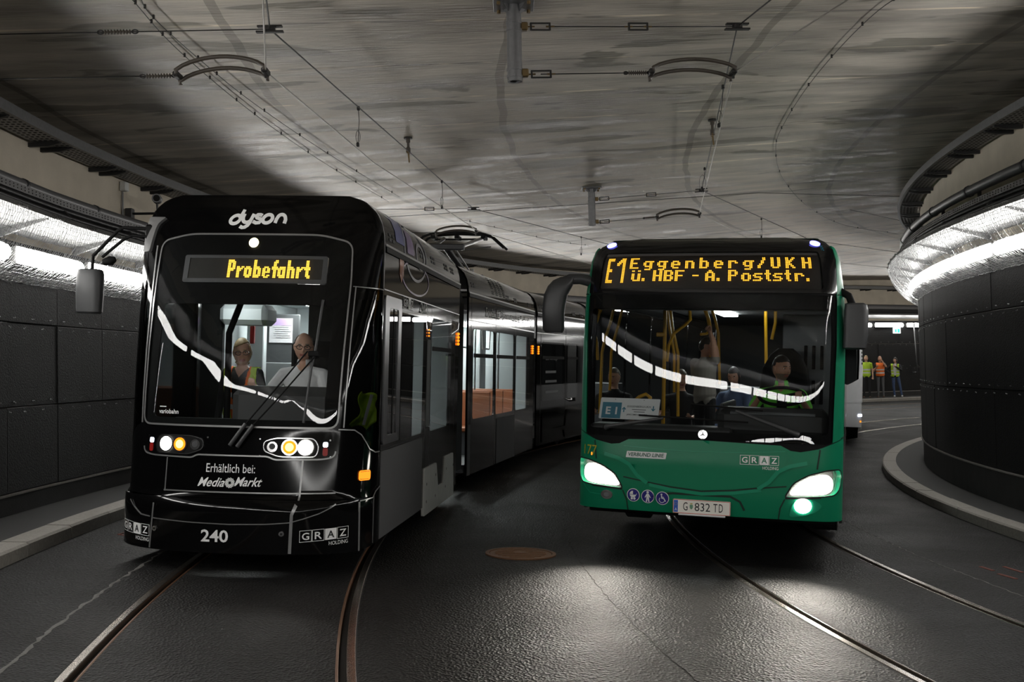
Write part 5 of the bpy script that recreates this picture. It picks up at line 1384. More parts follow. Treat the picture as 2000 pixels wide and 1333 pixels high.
# -- bonnet flap, proud of the front
flap = [(-.50, .745), (-.62, .775)] + [(-.70, .90), (-.78, .955), (-.78, 1.055), (-.70, 1.10), (0, 1.115), (.70, 1.10), (.78, 1.055), (.78, .955), (.70, .90), (.62, .775), (.50, .745), (.3, .715), (0, .69), (-.3, .715)]
patch(BU, 'bonnet_flap', flap, 'bus_green', bus, off=.012, th=.016)
strip(BU, 'bonnet_seam', [(-.76, .775), (-.5, .735), (-.3, .705), (0, .68), (.3, .705), (.5, .735), (.78, .765)], .012, 'green_seam', bus, off=.004)
strip(BU, 'bonnet_lip', [(-.5, .715), (-.3, .68), (0, .655), (.3, .68), (.55, .72)], .03, 'bus_green_lit', bus, off=.004)
strip(BU, 'bonnet_edge', [(-.76, 1.075), (-.35, 1.055), (0, 1.05), (.35, 1.06), (.76, 1.085)], .006, 'bus_green_lit', bus, off=.016)
# -- lettering, pictograms, plate
verb = rounded([(-.735, .965), (-.345, .965), (-.335, 1.025), (-.725, 1.025)], .006)
patch(BU, 'sticker', verb, 'board_white', bus, off=.016, th=.002)
text(BU, 'lettering', 'VERBUND LINIE', -.71, .978, 'text_green', bus, w_=.35, h=.036, shear=.15, bold=.012, off=.0195)
boxed_logo(BU, bus, .355, .955, .35, 'lettering', 'bus_green', off=.017, slope=.005)
text(BU, 'fleet_number', '177', -1.225, .965, 'number_yellow', bus, w_=.17, h=.095, off=.005, bold=.0)
patch(BU, 'side_reflector', circ(-1.115, .975, .007, 10, .016), 'indicator_soft', bus, off=.008, th=.006)
text(BU, 'small_mark', 'TE', 1.14, 2.985, 'board_blue', bus, w_=.04, h=.045, off=.008)
em = patch(BU, 'round_emblem', circ(0, 1.215, .044, 28), 'chrome', bus, off=.02, th=.016)
V = []; F = []
for k in range(3):
    a = math.radians(90 + 120 * k); v, f = stroke2d([(0, 1.215), (.03 * math.cos(a), 1.215 + .03 * math.sin(a))], [.012, .003]); o = len(V); V += v; F += [tuple(i + o for i in x) for x in f]
mapped(BU, 'emblem_star', V, F, 'frame_grey', em, off=.0215)
for cu, cz, kind in ((-.655, .605, 0), (-.512, .60, 1), (-.37, .592, 2)):
    sg_ = patch(BU, 'pictogram_disc', circ(cu, cz, .064, 28), 'board_white', bus, off=.006, th=.003)
    patch(BU, 'disc_field', circ(cu, cz, .058, 28), 'pict_blue', sg_, off=.0075)
    def q(name, pts): patch(BU, name, [(cu + a, cz + b) for a, b in pts], 'board_white', sg_, off=.009)
    def qs(name, pts, w_, closed=False): v, f = stroke2d([(cu + a, cz + b) for a, b in pts], w_, closed); mapped(BU, name, v, f, 'board_white', sg_, .009)
    if kind == 0:
        q('pram_hood', [(-.002, .042), (-.002, .008), (-.036, .008), (-.033, .024), (-.02, .037)])
        q('pram_body', [(-.036, .004), (-.03, -.012), (-.018, -.022), (.012, -.022), (.026, -.008), (.03, .004)]); qs('pram_handle', [(.026, .002), (.036, .016)], .005)
        for e in (-.014, .012): q('pram_wheel', circ(e, -.033, .012, 12))
    elif kind == 1:
        q('figure_head', circ(0, .042, .012, 14)); q('figure_body', [(-.01, .028), (-.03, -.008), (-.026, -.014), (-.011, .004), (-.018, -.052), (-.007, -.052), (0, -.02), (.007, -.052), (.018, -.052), (.011, .004), (.026, -.014), (.03, -.008), (.01, .028)])
    else:
        q('figure_head', circ(-.008, .036, .009, 14)); qs('figure_body', [(-.008, .026), (-.004, .0), (.016, -.002), (.03, -.03)], .011); qs('figure_arm', [(-.006, .012), (.016, .010)], .006)
        qs('figure_wheel', [(-.004 + .026 * math.cos(math.radians(a)), -.016 + .026 * math.sin(math.radians(a))) for a in range(130, 350, 20)], .006)
strip(BU, 'plate_recess', [(-.36, .635), (-.27, .645), (.27, .645), (.36, .60), (.40, .52)], .02, 'green_seam', bus, off=.002)
o_ = BU.at(0, .53, .03)[0]
PL = Plane((0, o_[1], .53), (1, 0, 0), (0, 0, 1))
pl_ = patch(PL, 'licence_plate', rrect(-.265, -.066, .275, .066, .01), 'plate_white', bus, off=0, th=.02)
strip(PL, 'plate_border', rrect(-.262, -.063, .272, .063, .009), .005, 'plate_red', pl_, off=.001, closed=True, th=0)
patch(PL, 'plate_band', [(-.256, -.056), (-.217, -.056), (-.217, .056), (-.256, .056)], 'plate_blue', pl_, off=.001)
for k in range(12): patch(PL, 'band_star', circ(-.2365 + .013 * math.cos(k * math.pi / 6), .022 + .013 * math.sin(k * math.pi / 6), .0025, 6), 'number_yellow', pl_, off=.002)
text(PL, 'plate_letter', 'A', -.247, -.043, 'board_white', pl_, w_=.022, h=.026, bold=.01, off=.002)
for s_, a, w_ in (('G', -.167, .042), ('832', -.058, .145), ('T', .117, .038), ('D', .168, .038)): text(PL, 'plate_text', s_, a, -.038, 'text_black', pl_, w_=w_, h=.078, off=.0015)
patch(PL, 'plate_crest', rounded([(-.105, .02), (-.105, -.01), (-.09, -.028), (-.075, -.01), (-.075, .02)], .008), 'crest_green', pl_, off=.0015)
patch(PL, 'crest_crown', [(-.100, .024), (-.080, .024), (-.076, .036), (-.085, .03), (-.09, .038), (-.095, .03), (-.104, .036)], 'number_yellow', pl_, off=.0015)
part_box('plate_holder', (.01, o_[1] - .005, .455), (.44, .02, .016), 'board_white', bus, bev=.004)
# -- destination display
patch(BU, 'display_panel', rrect(-1.12, 2.62, 1.10, 2.97, .01), 'led_back_bus', bus, off=-.02, th=.003)
patch(BU, 'display_glass', rrect(-1.13, 2.615, 1.11, 2.975, .02), 'lens_glass', bus, off=.001, th=.01)
patch(BU, 'display_hood', rrect(-1.11, 2.945, 1.09, 2.968, .005), 'frame_grey', bus, off=-.012, th=.003)
G7 = {'E': ['XXXXXX', 'XX', 'XX', 'XXXXX', 'XX', 'XX', 'XXXXXX'], 'g': ['', '', '.XXXXXX', 'XX..XX', 'XX..XX', '.XXXXX', '....XX', '.XXXX.'],
      'e': ['', '', '.XXXX.', 'XX..XX', 'XXXXXX', 'XX', '.XXXX.'], 'n': ['', '', 'XXXXX.', 'XX..XX', 'XX..XX', 'XX..XX', 'XX..XX'], 'b': ['XX', 'XX', 'XXXXX.', 'XX..XX', 'XX..XX', 'XX..XX', 'XXXXX.'],
      'r': ['', '', 'XXXXX.', 'XX..XX', 'XX', 'XX', 'XX'], '/': ['...XX', '...XX', '..XX.', '..XX.', '.XX..', 'XX...', 'XX...'], 'U': ['XX..XX'] * 6 + ['.XXXX.'],
      'K': ['XX..XX', 'XX.XX.', 'XXXX..', 'XXX...', 'XXXX..', 'XX.XX.', 'XX..XX'], 'H': ['XX..XX'] * 3 + ['XXXXXX'] + ['XX..XX'] * 3,
      'ü': ['XX..XX', '', 'XX..XX', 'XX..XX', 'XX..XX', 'XX..XX', '.XXXXX'], '.': ['', '', '', '', '', 'XX', 'XX'], 'B': ['XXXXX.', 'XX..XX', 'XX..XX', 'XXXXX.', 'XX..XX', 'XX..XX', 'XXXXX.'],
      'F': ['XXXXXX', 'XX', 'XX', 'XXXXX', 'XX', 'XX', 'XX'], '-': ['', '', '', 'XXXX'], 'A': ['..XX..', '.XXXX.', 'XX..XX', 'XX..XX', 'XXXXXX', 'XX..XX', 'XX..XX'],
      'P': ['XXXXX.', 'XX..XX', 'XX..XX', 'XXXXX.', 'XX', 'XX', 'XX'], 'o': ['', '', '.XXXX.', 'XX..XX', 'XX..XX', 'XX..XX', '.XXXX.'], 's': ['', '', '.XXXXX', 'XX....', '.XXXX.', '....XX', 'XXXXX.'],
      't': ['.XX', '.XX', 'XXXX', '.XX', '.XX', '.XX', '..XX'],
      'Eb': ['XXXXX', 'XXXXX'] + ['XX'] * 5 + ['XXXX', 'XXXX'] + ['XX'] * 5 + ['XXXXX', 'XXXXX'],
      '1b': ['...XXX', '..XXXX', '.XXXXX', 'XXX.XX', 'XX..XX'] + ['....XX'] * 11}
it = [(0, 0, 'Eb'), (7, 0, '1b')]
for c_, ch in zip((16, 25, 34, 43, 52, 61, 70, 79, 88, 97, 105, 114, 124), 'Eggenberg/UKH'): it.append((c_, 0, ch))
for c_, ch in ((18, 'ü'), (25, '.'), (32, 'H'), (39, 'B'), (46, 'F'), (57, '-'), (65, 'A'), (72, '.'), (79, 'P'), (87, 'o'), (94, 's'), (101, 't'), (106, 's'), (113, 't'), (119, 'r'), (126, '.')): it.append((c_, 8, ch))
dots(BU, 'display_lettering', compose(16, 132, it, G7), -1.06, 2.915, .01600, .01555, .0078, 'led_amber', bus, off=-.010, n=6)
# -- wipers, mirrors
def onb(u, z, o): return Vector(BU.at(u, z, o)[0])
for piv, mid, b0, b1 in (((-.95, 1.24), (-.38, 1.355), (-.62, 1.375), (.42, 1.345)), ((.87, 1.245), (.30, 1.45), (.55, 1.46), (-.12, 1.50))):
    wp = part_tube('wiper_arm', [onb(*piv, .03), onb(piv[0] * .93 + mid[0] * .07, piv[1] + .015, .045), onb(*mid, .03)], [.028, .022, .012], 'mirror_grey', bus)
    part_tube('wiper_blade', [onb(b0[0] + (b1[0] - b0[0]) * t, b0[1] + (b1[1] - b0[1]) * t, .018) for t in (0, .25, .5, .75, 1)], .009, 'matte_black', wp)
    part_tube('pivot_cap', [onb(*piv, .0), onb(*piv, .04)], .03, 'matte_black', wp)
def loft(name, rings, m, parent, n=20, e=.55, ang=50):
    """rings: (centre, half x, half y) horizontal rounded rectangles"""
    mb = MB(); V = []
    for c, rx, ry in rings:
        for k in range(n):
            a = 2 * math.pi * k / n; cx, sy = math.cos(a), math.sin(a)
            V.append((c[0] + math.copysign(abs(cx) ** e, cx) * rx, c[1] + math.copysign(abs(sy) ** e, sy) * ry, c[2]))
    k_ = len(rings)
    mb.add(V, [(j * n + k, j * n + (k + 1) % n, (j + 1) * n + (k + 1) % n, (j + 1) * n + k) for j in range(k_ - 1) for k in range(n)] + [tuple(range(n)), tuple(range((k_ - 1) * n, k_ * n))])
    return mb.build(name, m, parent, angle=ang)
ml = loft('mirror_housing', [((-1.55, .26, 2.17), .085, .06), ((-1.555, .26, 2.20), .105, .08), ((-1.56, .26, 2.4), .11, .085), ((-1.54, .26, 2.55), .115, .085), ((-1.50, .27, 2.64), .12, .085), ((-1.46, .28, 2.70), .11, .075), ((-1.42, .29, 2.735), .08, .05)], 'mirror_grey', bus)
part_tube('mirror_arm', [(-1.46, .28, 2.69), (-1.40, .29, 2.715), (-1.30, .32, 2.72), (-1.20, .38, 2.70)], [.05, .055, .055, .06], 'mirror_grey', ml)
mr = loft('mirror_housing', [((1.36, .33, 2.055), .085, .06), ((1.36, .33, 2.07), .105, .085), ((1.37, .33, 2.2), .112, .09), ((1.37, .33, 2.42), .11, .09), ((1.365, .33, 2.475), .10, .085), ((1.36, .33, 2.49), .08, .06)], 'mirror_grey', bus)
part_tube('mirror_arm', [(1.34, .34, 2.46), (1.30, .36, 2.56), (1.20, .40, 2.62)], .035, 'matte_black', mr)
# -- route board behind the glass
EB = Plane((-.755, .235, 1.425), Vector((1, -.05, .0)), Vector((.09, .12, 1)))
eb = patch(EB, 'route_board', rounded([(-.30, -.105), (.30, -.105), (.30, .105), (-.30, .105)], .012), 'board_white', bus, off=0, th=.006)
patch(EB, 'board_field', [(-.275, -.10), (-.08, -.10), (-.08, .06), (-.275, .06)], 'board_blue', eb, off=.001)
text(EB, 'board_route', 'E 1', -.235, -.06, 'board_white', eb, w_=.115, h=.075, bold=.03, off=.002)
text(EB, 'board_text', 'EGGENBERG/UKH', -.02, .015, 'text_black', eb, w_=.235, h=.019, bold=.008, off=.002)
strip(EB, 'small_print', [(.03, -.006), (.17, -.006)], .007, 'frame_grey', eb, off=.002, th=0)
strip(EB, 'small_print', [(.05, -.028), (.16, -.028)], .007, 'frame_grey', eb, off=.002, th=0)
text(EB, 'board_text', 'JAKOMINIPLATZ', -.02, -.068, 'text_black', eb, w_=.21, h=.019, bold=.008, off=.002)
for a, s in ((-.052, 1), (.242, -1)):
    V, F = stroke2d([(a, -.035 * s), (a, .01 * s)], .011); mapped(EB, 'board_arrow', V, F, 'board_blue', eb, .002)
    V, F = stroke2d([(a - .018, -.008 * s), (a, .013 * s), (a + .018, -.008 * s)], .010); mapped(EB, 'board_arrow', V, F, 'board_blue', eb, .002)
for a in (-.15, .14): patch(EB, 'board_hole', circ(a, .09, .004, 8), 'text_black', eb, off=.001)
# -- inside: dashboard, wheel, seat, poles, lamp
dsh = part_box('dashboard', (.62, .52, 1.33), (1.05, .4, .28), 'dash_grey', bus, bev=.08)
part_box('dash_shelf', (-.45, .42, 1.22), (1.4, .36, .1), 'dash_grey', bus, bev=.03)
part_box('dash_slot', (.62, .33, 1.42), (.8, .04, .03), 'interior_mid', dsh, bev=.01)
n = 28; wc = Vector((.68, .80, 1.58)); wa = Vector((1, 0, 0)); wb_ = Vector((0, .93, .36)).normalized()
swh = part_tube('steering_wheel', [wc + wa * (.225 * math.cos(2 * math.pi * k / n)) + wb_ * (.225 * math.sin(2 * math.pi * k / n)) for k in range(n + 1)], .017, 'matte_black', bus)
part_tube('steering_column', [wc, wc + Vector((0, -.15, -.3))], .05, 'matte_black', swh)
for k in (30, 150, 270): a = math.radians(k); part_tube('spoke', [wc, wc + wa * (.22 * math.cos(a)) + wb_ * (.22 * math.sin(a))], .014, 'matte_black', swh)
st_ = loft('driver_seat', [((.66, 1.62, 1.0), .26, .10), ((.66, 1.62, 1.6), .27, .10), ((.66, 1.64, 1.85), .24, .09), ((.66, 1.65, 2.0), .16, .08), ((.66, 1.65, 2.07), .08, .05)], 'matte_black', bus)
part_box('seat_cushion', (.66, 1.38, 1.05), (.5, .5, .14), 'matte_black', st_, bev=.05)
part_box('cab_wall', (.92, 1.95, 1.75), (.62, .06, 1.4), 'interior_mid', bus)
for k in range(3):
    for zz in (1.98, 1.6): part_box('wall_slot', (.86 + k * .085, 1.905, zz), (.035, .02, .26), 'matte_black', bus, bev=.01)
part_box('cab_door', (.12, 1.1, 1.05), (.04, 1.2, .9), 'interior_dark', bus)
part_box('inner_ceiling', (0, 6, 2.66), (2.4, 10.4, .04), 'interior_dark', bus)
part_box('ceiling_lamp', (-.42, 5.6, 2.62), (.22, 1.5, .04), 'saloon_bright', bus, bev=.01)
part_box('ceiling_lamp', (.3, 2.7, 2.62), (.14, .4, .04), 'bus_fill_light', bus, bev=.01)  # extra lamp, added to brighten the dark bus interior
part_box('floor_inside', (0, 6, .55), (2.4, 10.6, .06), 'interior_dark', bus)
part_box('header_panel', (0, .48, 2.47), (2.3, .25, .1), 'interior_dark', bus)
part_box('header_light_strip', (-.62, .36, 2.43), (.75, .02, .025), 'interior_mid', bus)
part_tube('hand_pole', [(-.79, 2.5, .58), (-.79, 2.5, 2.64)], .022, 'bus_yellow_pole', bus)
part_tube('hand_pole', [(-.90, 3.5, 2.64), (-.86, 3.5, 2.35), (-.78, 3.5, 2.0), (-.765, 3.5, 1.2)], .02, 'bus_yellow_pole', bus)
part_tube('hand_pole', [(-.97, 3.7, 2.64), (-.93, 3.7, 2.35), (-.86, 3.7, 2.0), (-.85, 3.7, 1.5)], .018, 'bus_yellow_pole', bus)
part_tube('hand_pole', [(-.58, 3, 2.66), (-.56, 3, 2.42), (-.62, 3, 2.36), (-.76, 3, 2.25), (-.82, 3, 2.1), (-.84, 3, 1.9)], .02, 'bus_yellow_pole', bus)
part_tube('hand_pole', [(-.56, 4.2, 2.64), (-.50, 4.2, 2.5), (-.46, 4.2, 2.3), (-.45, 4.2, 1.6)], .02, 'bus_yellow_pole', bus)
part_tube('hand_pole', [(-.50, 4.6, 2.64), (-.45, 4.6, 2.5), (-.40, 4.6, 2.3), (-.37, 4.6, 1.6)], .02, 'bus_yellow_pole', bus)
part_tube('hand_pole', [(-.50, 3.9, 2.62), (-.44, 3.9, 2.45), (-.42, 3.9, 2.35), (-.46, 3.8, 2.27), (-.52, 3.7, 2.26)], .018, 'bus_yellow_pole', bus)
part_tube('hand_pole', [(.34, 3.0, 2.62), (.35, 3.0, 2.3), (.36, 3.0, 1.9)], .02, 'bus_yellow_pole', bus)
part_tube('hand_pole', [(.44, 3.3, 2.62), (.44, 3.3, 2.4), (.40, 3.3, 2.2)], .02, 'bus_yellow_pole', bus)
part_tube('grab_bar', [(-.92, 1.0, 1.40), (-.80, 1.0, 1.52), (-.73, 1.0, 1.55), (-.685, 1.0, 1.52), (-.68, 1.0, 1.40)], .02, 'bus_yellow_pole', bus)
part_box('pole_joint', (-.83, 2.5, 2.22), (.12, .05, .05), 'bus_yellow_pole', bus, bev=.01)
part_box('rear_seat_row', (.3, 6.0, 1.1), (1.6, .5, .9), 'interior_dark', bus)
# -- white bus further back on the same track
MW = vehicle_matrix(7.22, 26.5, -.30, .043)
coach = empty('bus', MW, label='white bus standing behind the green bus, only its front corner showing', cat='bus')
HLr, HLl = bus_shell(coach, 'coach_white', MW, full=False)
for s, HL in ((1, HLr), (-1, HLl)):
    patch(BU, 'headlight_cover', HL, 'coach_white', coach, off=.0, th=.02)
    patch(BU, 'daytime_lamp', rrect(*( (1.22, .70, 1.40, .76) if s > 0 else (-1.40, .70, -1.22, .76)), .02), 'marker_white', coach, off=.02, th=.02)
    patch(BU, 'turn_signal', rrect(*((1.30, .56, 1.37, .60) if s > 0 else (-1.37, .56, -1.30, .60)), .01), 'indicator_soft', coach, off=.01, th=.01)
    for k in range(6): patch(BU, 'air_slot', rrect(*((1.33, 1.98 + k * .09, 1.56, 2.03 + k * .09) if s > 0 else (-1.56, 1.98 + k * .09, -1.33, 2.03 + k * .09)), .01), 'seam_dark', coach, off=.008, th=.004)

patch(BU, 'raised_front', rounded([(-1.62, 1.04), (1.62, 1.04), (1.62, 1.95), (1.50, 1.82), (1.30, 1.66), (.95, 1.48), (.5, 1.42), (-.5, 1.42), (-.95, 1.48), (-1.30, 1.66), (-1.50, 1.82), (-1.62, 1.95)], .02), 'coach_white', coach, off=.012, th=.02)
# ================================================================== PEOPLE
mat('skin', (.50, .27, .18), .5, noise=.08, nscale=30); mat('skin_tan', (.42, .22, .14), .5, noise=.08, nscale=30); mat('skin_light', (.58, .34, .24), .5, noise=.08, nscale=30)
mat('lips', (.34, .10, .085), .45); mat('eye_white', (.7, .68, .65), .25); mat('iris', (.03, .018, .01), .2)
mat('hair_blond', (.30, .21, .10), .55, noise=.35, nscale=60); mat('hair_dark', (.012, .009, .007), .5); mat('hair_grey', (.14, .12, .10), .6, noise=.3, nscale=60); mat('stubble', (.19, .13, .10), .6, noise=.3, nscale=90)
mat('polo_white', (.66, .66, .67), .75, noise=.06, nscale=12, bump=.15, bscale=25); mat('polo_green', (.15, .66, .06), .75, noise=.08, nscale=12, bump=.15, bscale=25)
mat('tee_grey', (.27, .25, .22), .8, noise=.1, nscale=12, bump=.15, bscale=25); mat('cloth_black', (.012, .012, .013), .85); mat('trousers_grey', (.11, .11, .115), .85, noise=.12, nscale=10)
mat('jeans', (.06, .095, .19), .85, noise=.25, nscale=14); mat('tee_white', (.6, .6, .6), .8); mat('shoe_white', (.6, .6, .6), .6); mat('shoe_brown', (.10, .06, .04), .7); mat('cloth_blue', (.08, .12, .22), .8)
mat('glass_frame', (.01, .01, .01), .3)

def head_shape(v, s=1.0):
    """unit sphere point -> head surface; x right, y forward is -y, z up; face looks along -y"""
    x, y, z = v
    w_ = .078 * (1 - .10 * max(0, -z) ** 1.5 - .12 * max(0, -z - .45))
    d = .098; h = .125 if z > 0 else .118
    X, Y, Z = x * w_, y * d, z * h
    f = max(0.0, -y)                             # how much of the face
    if z < -.35: Y += .018 * (-z - .35) * (1.0 if y > 0 else -.25) * -1   # neck side pulled in, chin kept forward
    if y > 0 and z < -.2: Y *= 1 - .25 * (-z - .2)
    def g(cx, cz, rx, rz): return math.exp(-((X - cx) / rx) ** 2 - ((Z - cz) / rz) ** 2)
    if f > .3:
        Y -= .024 * g(0, -.026, .011, .016) + .013 * g(0, -.004, .008, .02)           # nose
        Y += .012 * (g(.031, .006, .016, .011) + g(-.031, .006, .016, .011))          # eye sockets
        Y -= .006 * (g(.03, .028, .02, .007) + g(-.03, .028, .02, .007))              # brow
        Y -= .007 * g(0, -.058, .018, .006) + .006 * g(0, -.070, .016, .006)          # lips
        Y += .004 * g(0, -.0635, .02, .0025)
        Y -= .010 * g(0, -.098, .02, .016)                                             # chin
        Y -= .005 * (g(.042, -.03, .018, .02) + g(-.042, -.03, .018, .02))            # cheeks
    return Vector((X, Y, Z)) * s
def ico(sub):
    bm = bmesh.new(); bmesh.ops.create_icosphere(bm, subdivisions=sub, radius=1.0)
    bm.verts.index_update(); V = [tuple(v.co) for v in bm.verts]; F = [tuple(v.index for v in f.verts) for f in bm.faces]; bm.free(); return V, F
ICO = ico(5)
def ball_tube(mb, p, q, r0, r1, n=10):
    p, q = Vector(p), Vector(q); d = q - p
    if d.length < 1e-6: return
    u = d.normalized()
    mb.tube([p - u * r0 * .95, p - u * r0 * .7, p - u * r0 * .3, p, q, q + u * r1 * .3, q + u * r1 * .7, q + u * r1 * .95], [r0 * .25, r0 * .7, r0 * .95, r0, r1, r1 * .95, r1 * .7, r1 * .25], n)
def person(name, label, Mw, J, look=(0, 0, 0), skin='skin', top='polo_white', legs='trousers_grey', shoes='shoe_brown', sleeve=.62, hair='hair_dark', hair_style='short', voxel=.009,
           beard=None, glasses=False, vest=None, grip=(.5, .5), hands=(None, None), vneck=0.0, build=1.0, group=None, hs=1.0, inner=None):
    """J: joints by name in the person's frame (facing -y). One continuous body; hair, vest, eyes and glasses are its children."""
    J = {k: Vector(v) for k, v in J.items()}
    mb = MB(); bones = []
    def bone(a, b, r0, r1, lab, n=10): ball_tube(mb, a, b, r0, r1, n); bones.append((Vector(a), Vector(b), (r0 + r1) / 2, lab))
    P, Nk = J['pelvis'], J['neck']; ax = (J['sh_r'] - J['sh_l']).normalized(); up = (Nk - P); fw = up.cross(ax).normalized(); b_ = build
    V = []; n = 20
    rings = [(-.14, .10, .09), (-.08, .145, .105), (0, .165 * b_, .12 * b_), (.25, .15 * b_, .115 * b_), (.5, .158 * b_, .12 * b_), (.74, .172 * b_, .115), (.86, .145, .095), (.95, .09, .075), (1.02, .06, .058)]
    for t, a, d in rings:
        c = P + up * t
        V += [c + ax * (math.cos(2 * math.pi * k / n) * a) + fw * (math.sin(2 * math.pi * k / n) * d) for k in range(n)]
    m_ = len(rings)
    mb.add(V, [(j * n + k, j * n + (k + 1) % n, (j + 1) * n + (k + 1) % n, (j + 1) * n + k) for j in range(m_ - 1) for k in range(n)] + [tuple(range(n - 1, -1, -1)), tuple(range((m_ - 1) * n, m_ * n))])
    bones.append((P - up * .02, P + up * .55, .15, 'torso')); bones.append((P + up * .55, P + up * .9, .14, 'torso')); bones.append((P - up * .14, P - up * .08, .12, 'hips'))
    H = J['head']; hr = Matrix.Rotation(look[0], 3, 'Z') @ Matrix.Rotation(look[1], 3, 'X') @ Matrix.Rotation(look[2], 3, 'Y')
    nb = H + hr @ Vector((0, .012, -.07))
    bone(Nk + up.normalized() * -.02, nb, .056, .05, 'neck')
    for s, k in ((-1, 'l'), (1, 'r')):
        sh, el, wr = J['sh_' + k], J['el_' + k], J['wr_' + k]
        bone(P + up * .84 + ax * (.07 * s), sh, .065, .062 * b_, 'torso')
        cut = sh + (el - sh) * sleeve if sleeve < 1 else el
        bone(sh, cut, .06 * b_, .052 * b_ if sleeve < 1 else .044, 'sleeve')
        if sleeve < 1: bone(cut, el, .043, .038, 'arm'); bone(el, wr, .038, .027, 'arm')
        else: bone(el, wr, .042, .033, 'sleeve')
        # hand: palm, four fingers of unequal length, thumb from the side of the palm
        d = (wr - el).normalized() if hands[0 if s < 0 else 1] is None else Vector(hands[0 if s < 0 else 1]).normalized()
        pn = d.cross(ax); pn = pn.normalized() if pn.length > .2 else d.cross(Vector((0, 1, 0))).normalized()
        sd = d.cross(pn).normalized(); g = grip[0 if s < 0 else 1]
        pal = wr + d * .075
        for e in (-.024, -.008, .008, .024): bone(wr + d * .012 + sd * e * .6, pal + sd * e, .014, .012, 'hand', 8)
        for e, L in ((-.027, .062), (-.009, .074), (.009, .08), (.027, .068)):
            a0 = pal + sd * e; a1 = a0 + (d * math.cos(g) + pn * math.sin(g)) * L * .5; a2 = a1 + (d * math.cos(g * 2.4) + pn * math.sin(g * 2.4)) * L * .5
            bone(a0, a1, .0092, .0085, 'hand', 8); bone(a1, a2, .0085, .0075, 'hand', 8)
        t0 = wr + d * .025 + sd * .026; t1 = t0 + (d * .7 + sd * .6 + pn * .35 * g).normalized() * .042; bone(t0, t1, .012, .010, 'hand', 8); bone(t1, t1 + (d * .9 + pn * .6 * g).normalized() * .032, .010, .008, 'hand', 8)
        hp, kn, an = J['hip_' + k], J['kn_' + k], J['an_' + k]
        bone(hp, kn, .082 * b_, .057, 'leg'); bone(kn, an + Vector((0, 0, .0)), .056, .042, 'leg')
        ft = J.get('toe_' + k) or an + Vector((.02 * s, -.15, -.035))
        bone(an + Vector((0, .035, -.03)), ft, .042, .034, 'foot')
    hv = [H + hr @ head_shape(v, hs) for v in ICO[0]]
    mb.add(hv, ICO[1]); bones.append((H, H, .10, 'head'))
    for s in (-1, 1):                            # ears
        c = Vector((s * .078, .008, -.006)) * hs
        ball_tube(mb, H + hr @ (c + Vector((0, 0, .02))), H + hr @ (c + Vector((0, -.004, -.018))), .013, .009, 8)
    me = mesh('tmp', mb.V, mb.F); tmp = bpy.data.objects.new('tmp', me); COL.objects.link(tmp)
    r = tmp.modifiers.new('r', 'REMESH'); r.mode = 'VOXEL'; r.voxel_size = voxel; r.use_smooth_shade = True
    sm = tmp.modifiers.new('s', 'SMOOTH'); sm.factor = .5; sm.iterations = 2
    dg = bpy.context.evaluated_depsgraph_get(); body = bpy.data.meshes.new_from_object(tmp.evaluated_get(dg))
    bpy.data.objects.remove(tmp); body.name = name
    # material of each face from the nearest bone
    nf = len(body.polygons); C = np.empty(nf * 3); body.polygons.foreach_get('center', C); C = C.reshape(-1, 3)
    best = np.full(nf, 9.0); lab = np.zeros(nf, int); names = []
    for a, b, r_, l in bones:
        a_ = np.array(a); d = np.array(b - a); q = d @ d
        t = np.clip(((C - a_) @ d) / q, 0, 1)[:, None] if q > 1e-12 else np.zeros((nf, 1))
        dist = np.linalg.norm(C - a_ - t * d, axis=1) - r_
        if l not in names: names.append(l)
        i = dist < best; best[i] = dist[i]; lab[i] = names.index(l)
    slots = [skin, top, legs, shoes, 'lips', hair, beard or skin]
    to = {'torso': 1, 'hips': 2, 'neck': 0, 'sleeve': 1, 'arm': 0, 'hand': 0, 'leg': 2, 'foot': 3, 'head': 0}
    idx = np.array([to[x] for x in names])[lab]
    HL = (C - np.array(H)) @ np.array(hr) / hs; hd = np.linalg.norm(HL / np.array([.09, .115, .14]), axis=1) < 1.1
    isneck = lab == (names.index('neck'))
    idx[hd & (idx != 1)] = 0
    face = hd & (HL[:, 1] < -.05)
    idx[face & (np.abs(HL[:, 0]) < .026) & (HL[:, 2] > -.075) & (HL[:, 2] < -.054)] = 4
    idx[face & (np.abs(HL[:, 0]) > .014) & (np.abs(HL[:, 0]) < .046) & (HL[:, 2] > .024) & (HL[:, 2] < .033)] = 5
    if beard: idx[hd & (HL[:, 1] < .01) & (HL[:, 2] < -.045) & (idx != 4) & (HL[:, 2] > -.135)] = 6
    T = (C - np.array(P)) @ np.array(up) / up.length_squared; Fw = (C - np.array(P)) @ np.array(fw); Lt = np.abs((C - np.array(P)) @ np.array(ax))
    idx[(idx == 1) & (T > 1.02)] = 0
    front = Fw * (1 if fw.y < 0 else -1) > 0
    if vneck: idx[(idx == 1) & front & (T > 1 - vneck) & (Lt < (T - (1 - vneck)) / vneck * .075)] = 0
    if inner:
        slots.append(inner); idx[(idx == 1) & front & (Lt < .075) & (T > .0) & (np.array([names[i] == 'torso' for i in lab]))] = 7
    for sname in slots: body.materials.append(MATS[sname])
    body.polygons.foreach_set('material_index', idx.astype(np.int32)); body.polygons.foreach_set('use_smooth', [True] * nf)
    o = link(name, body, None, None, label=label, cat='person', group=group); o.matrix_world = Mw
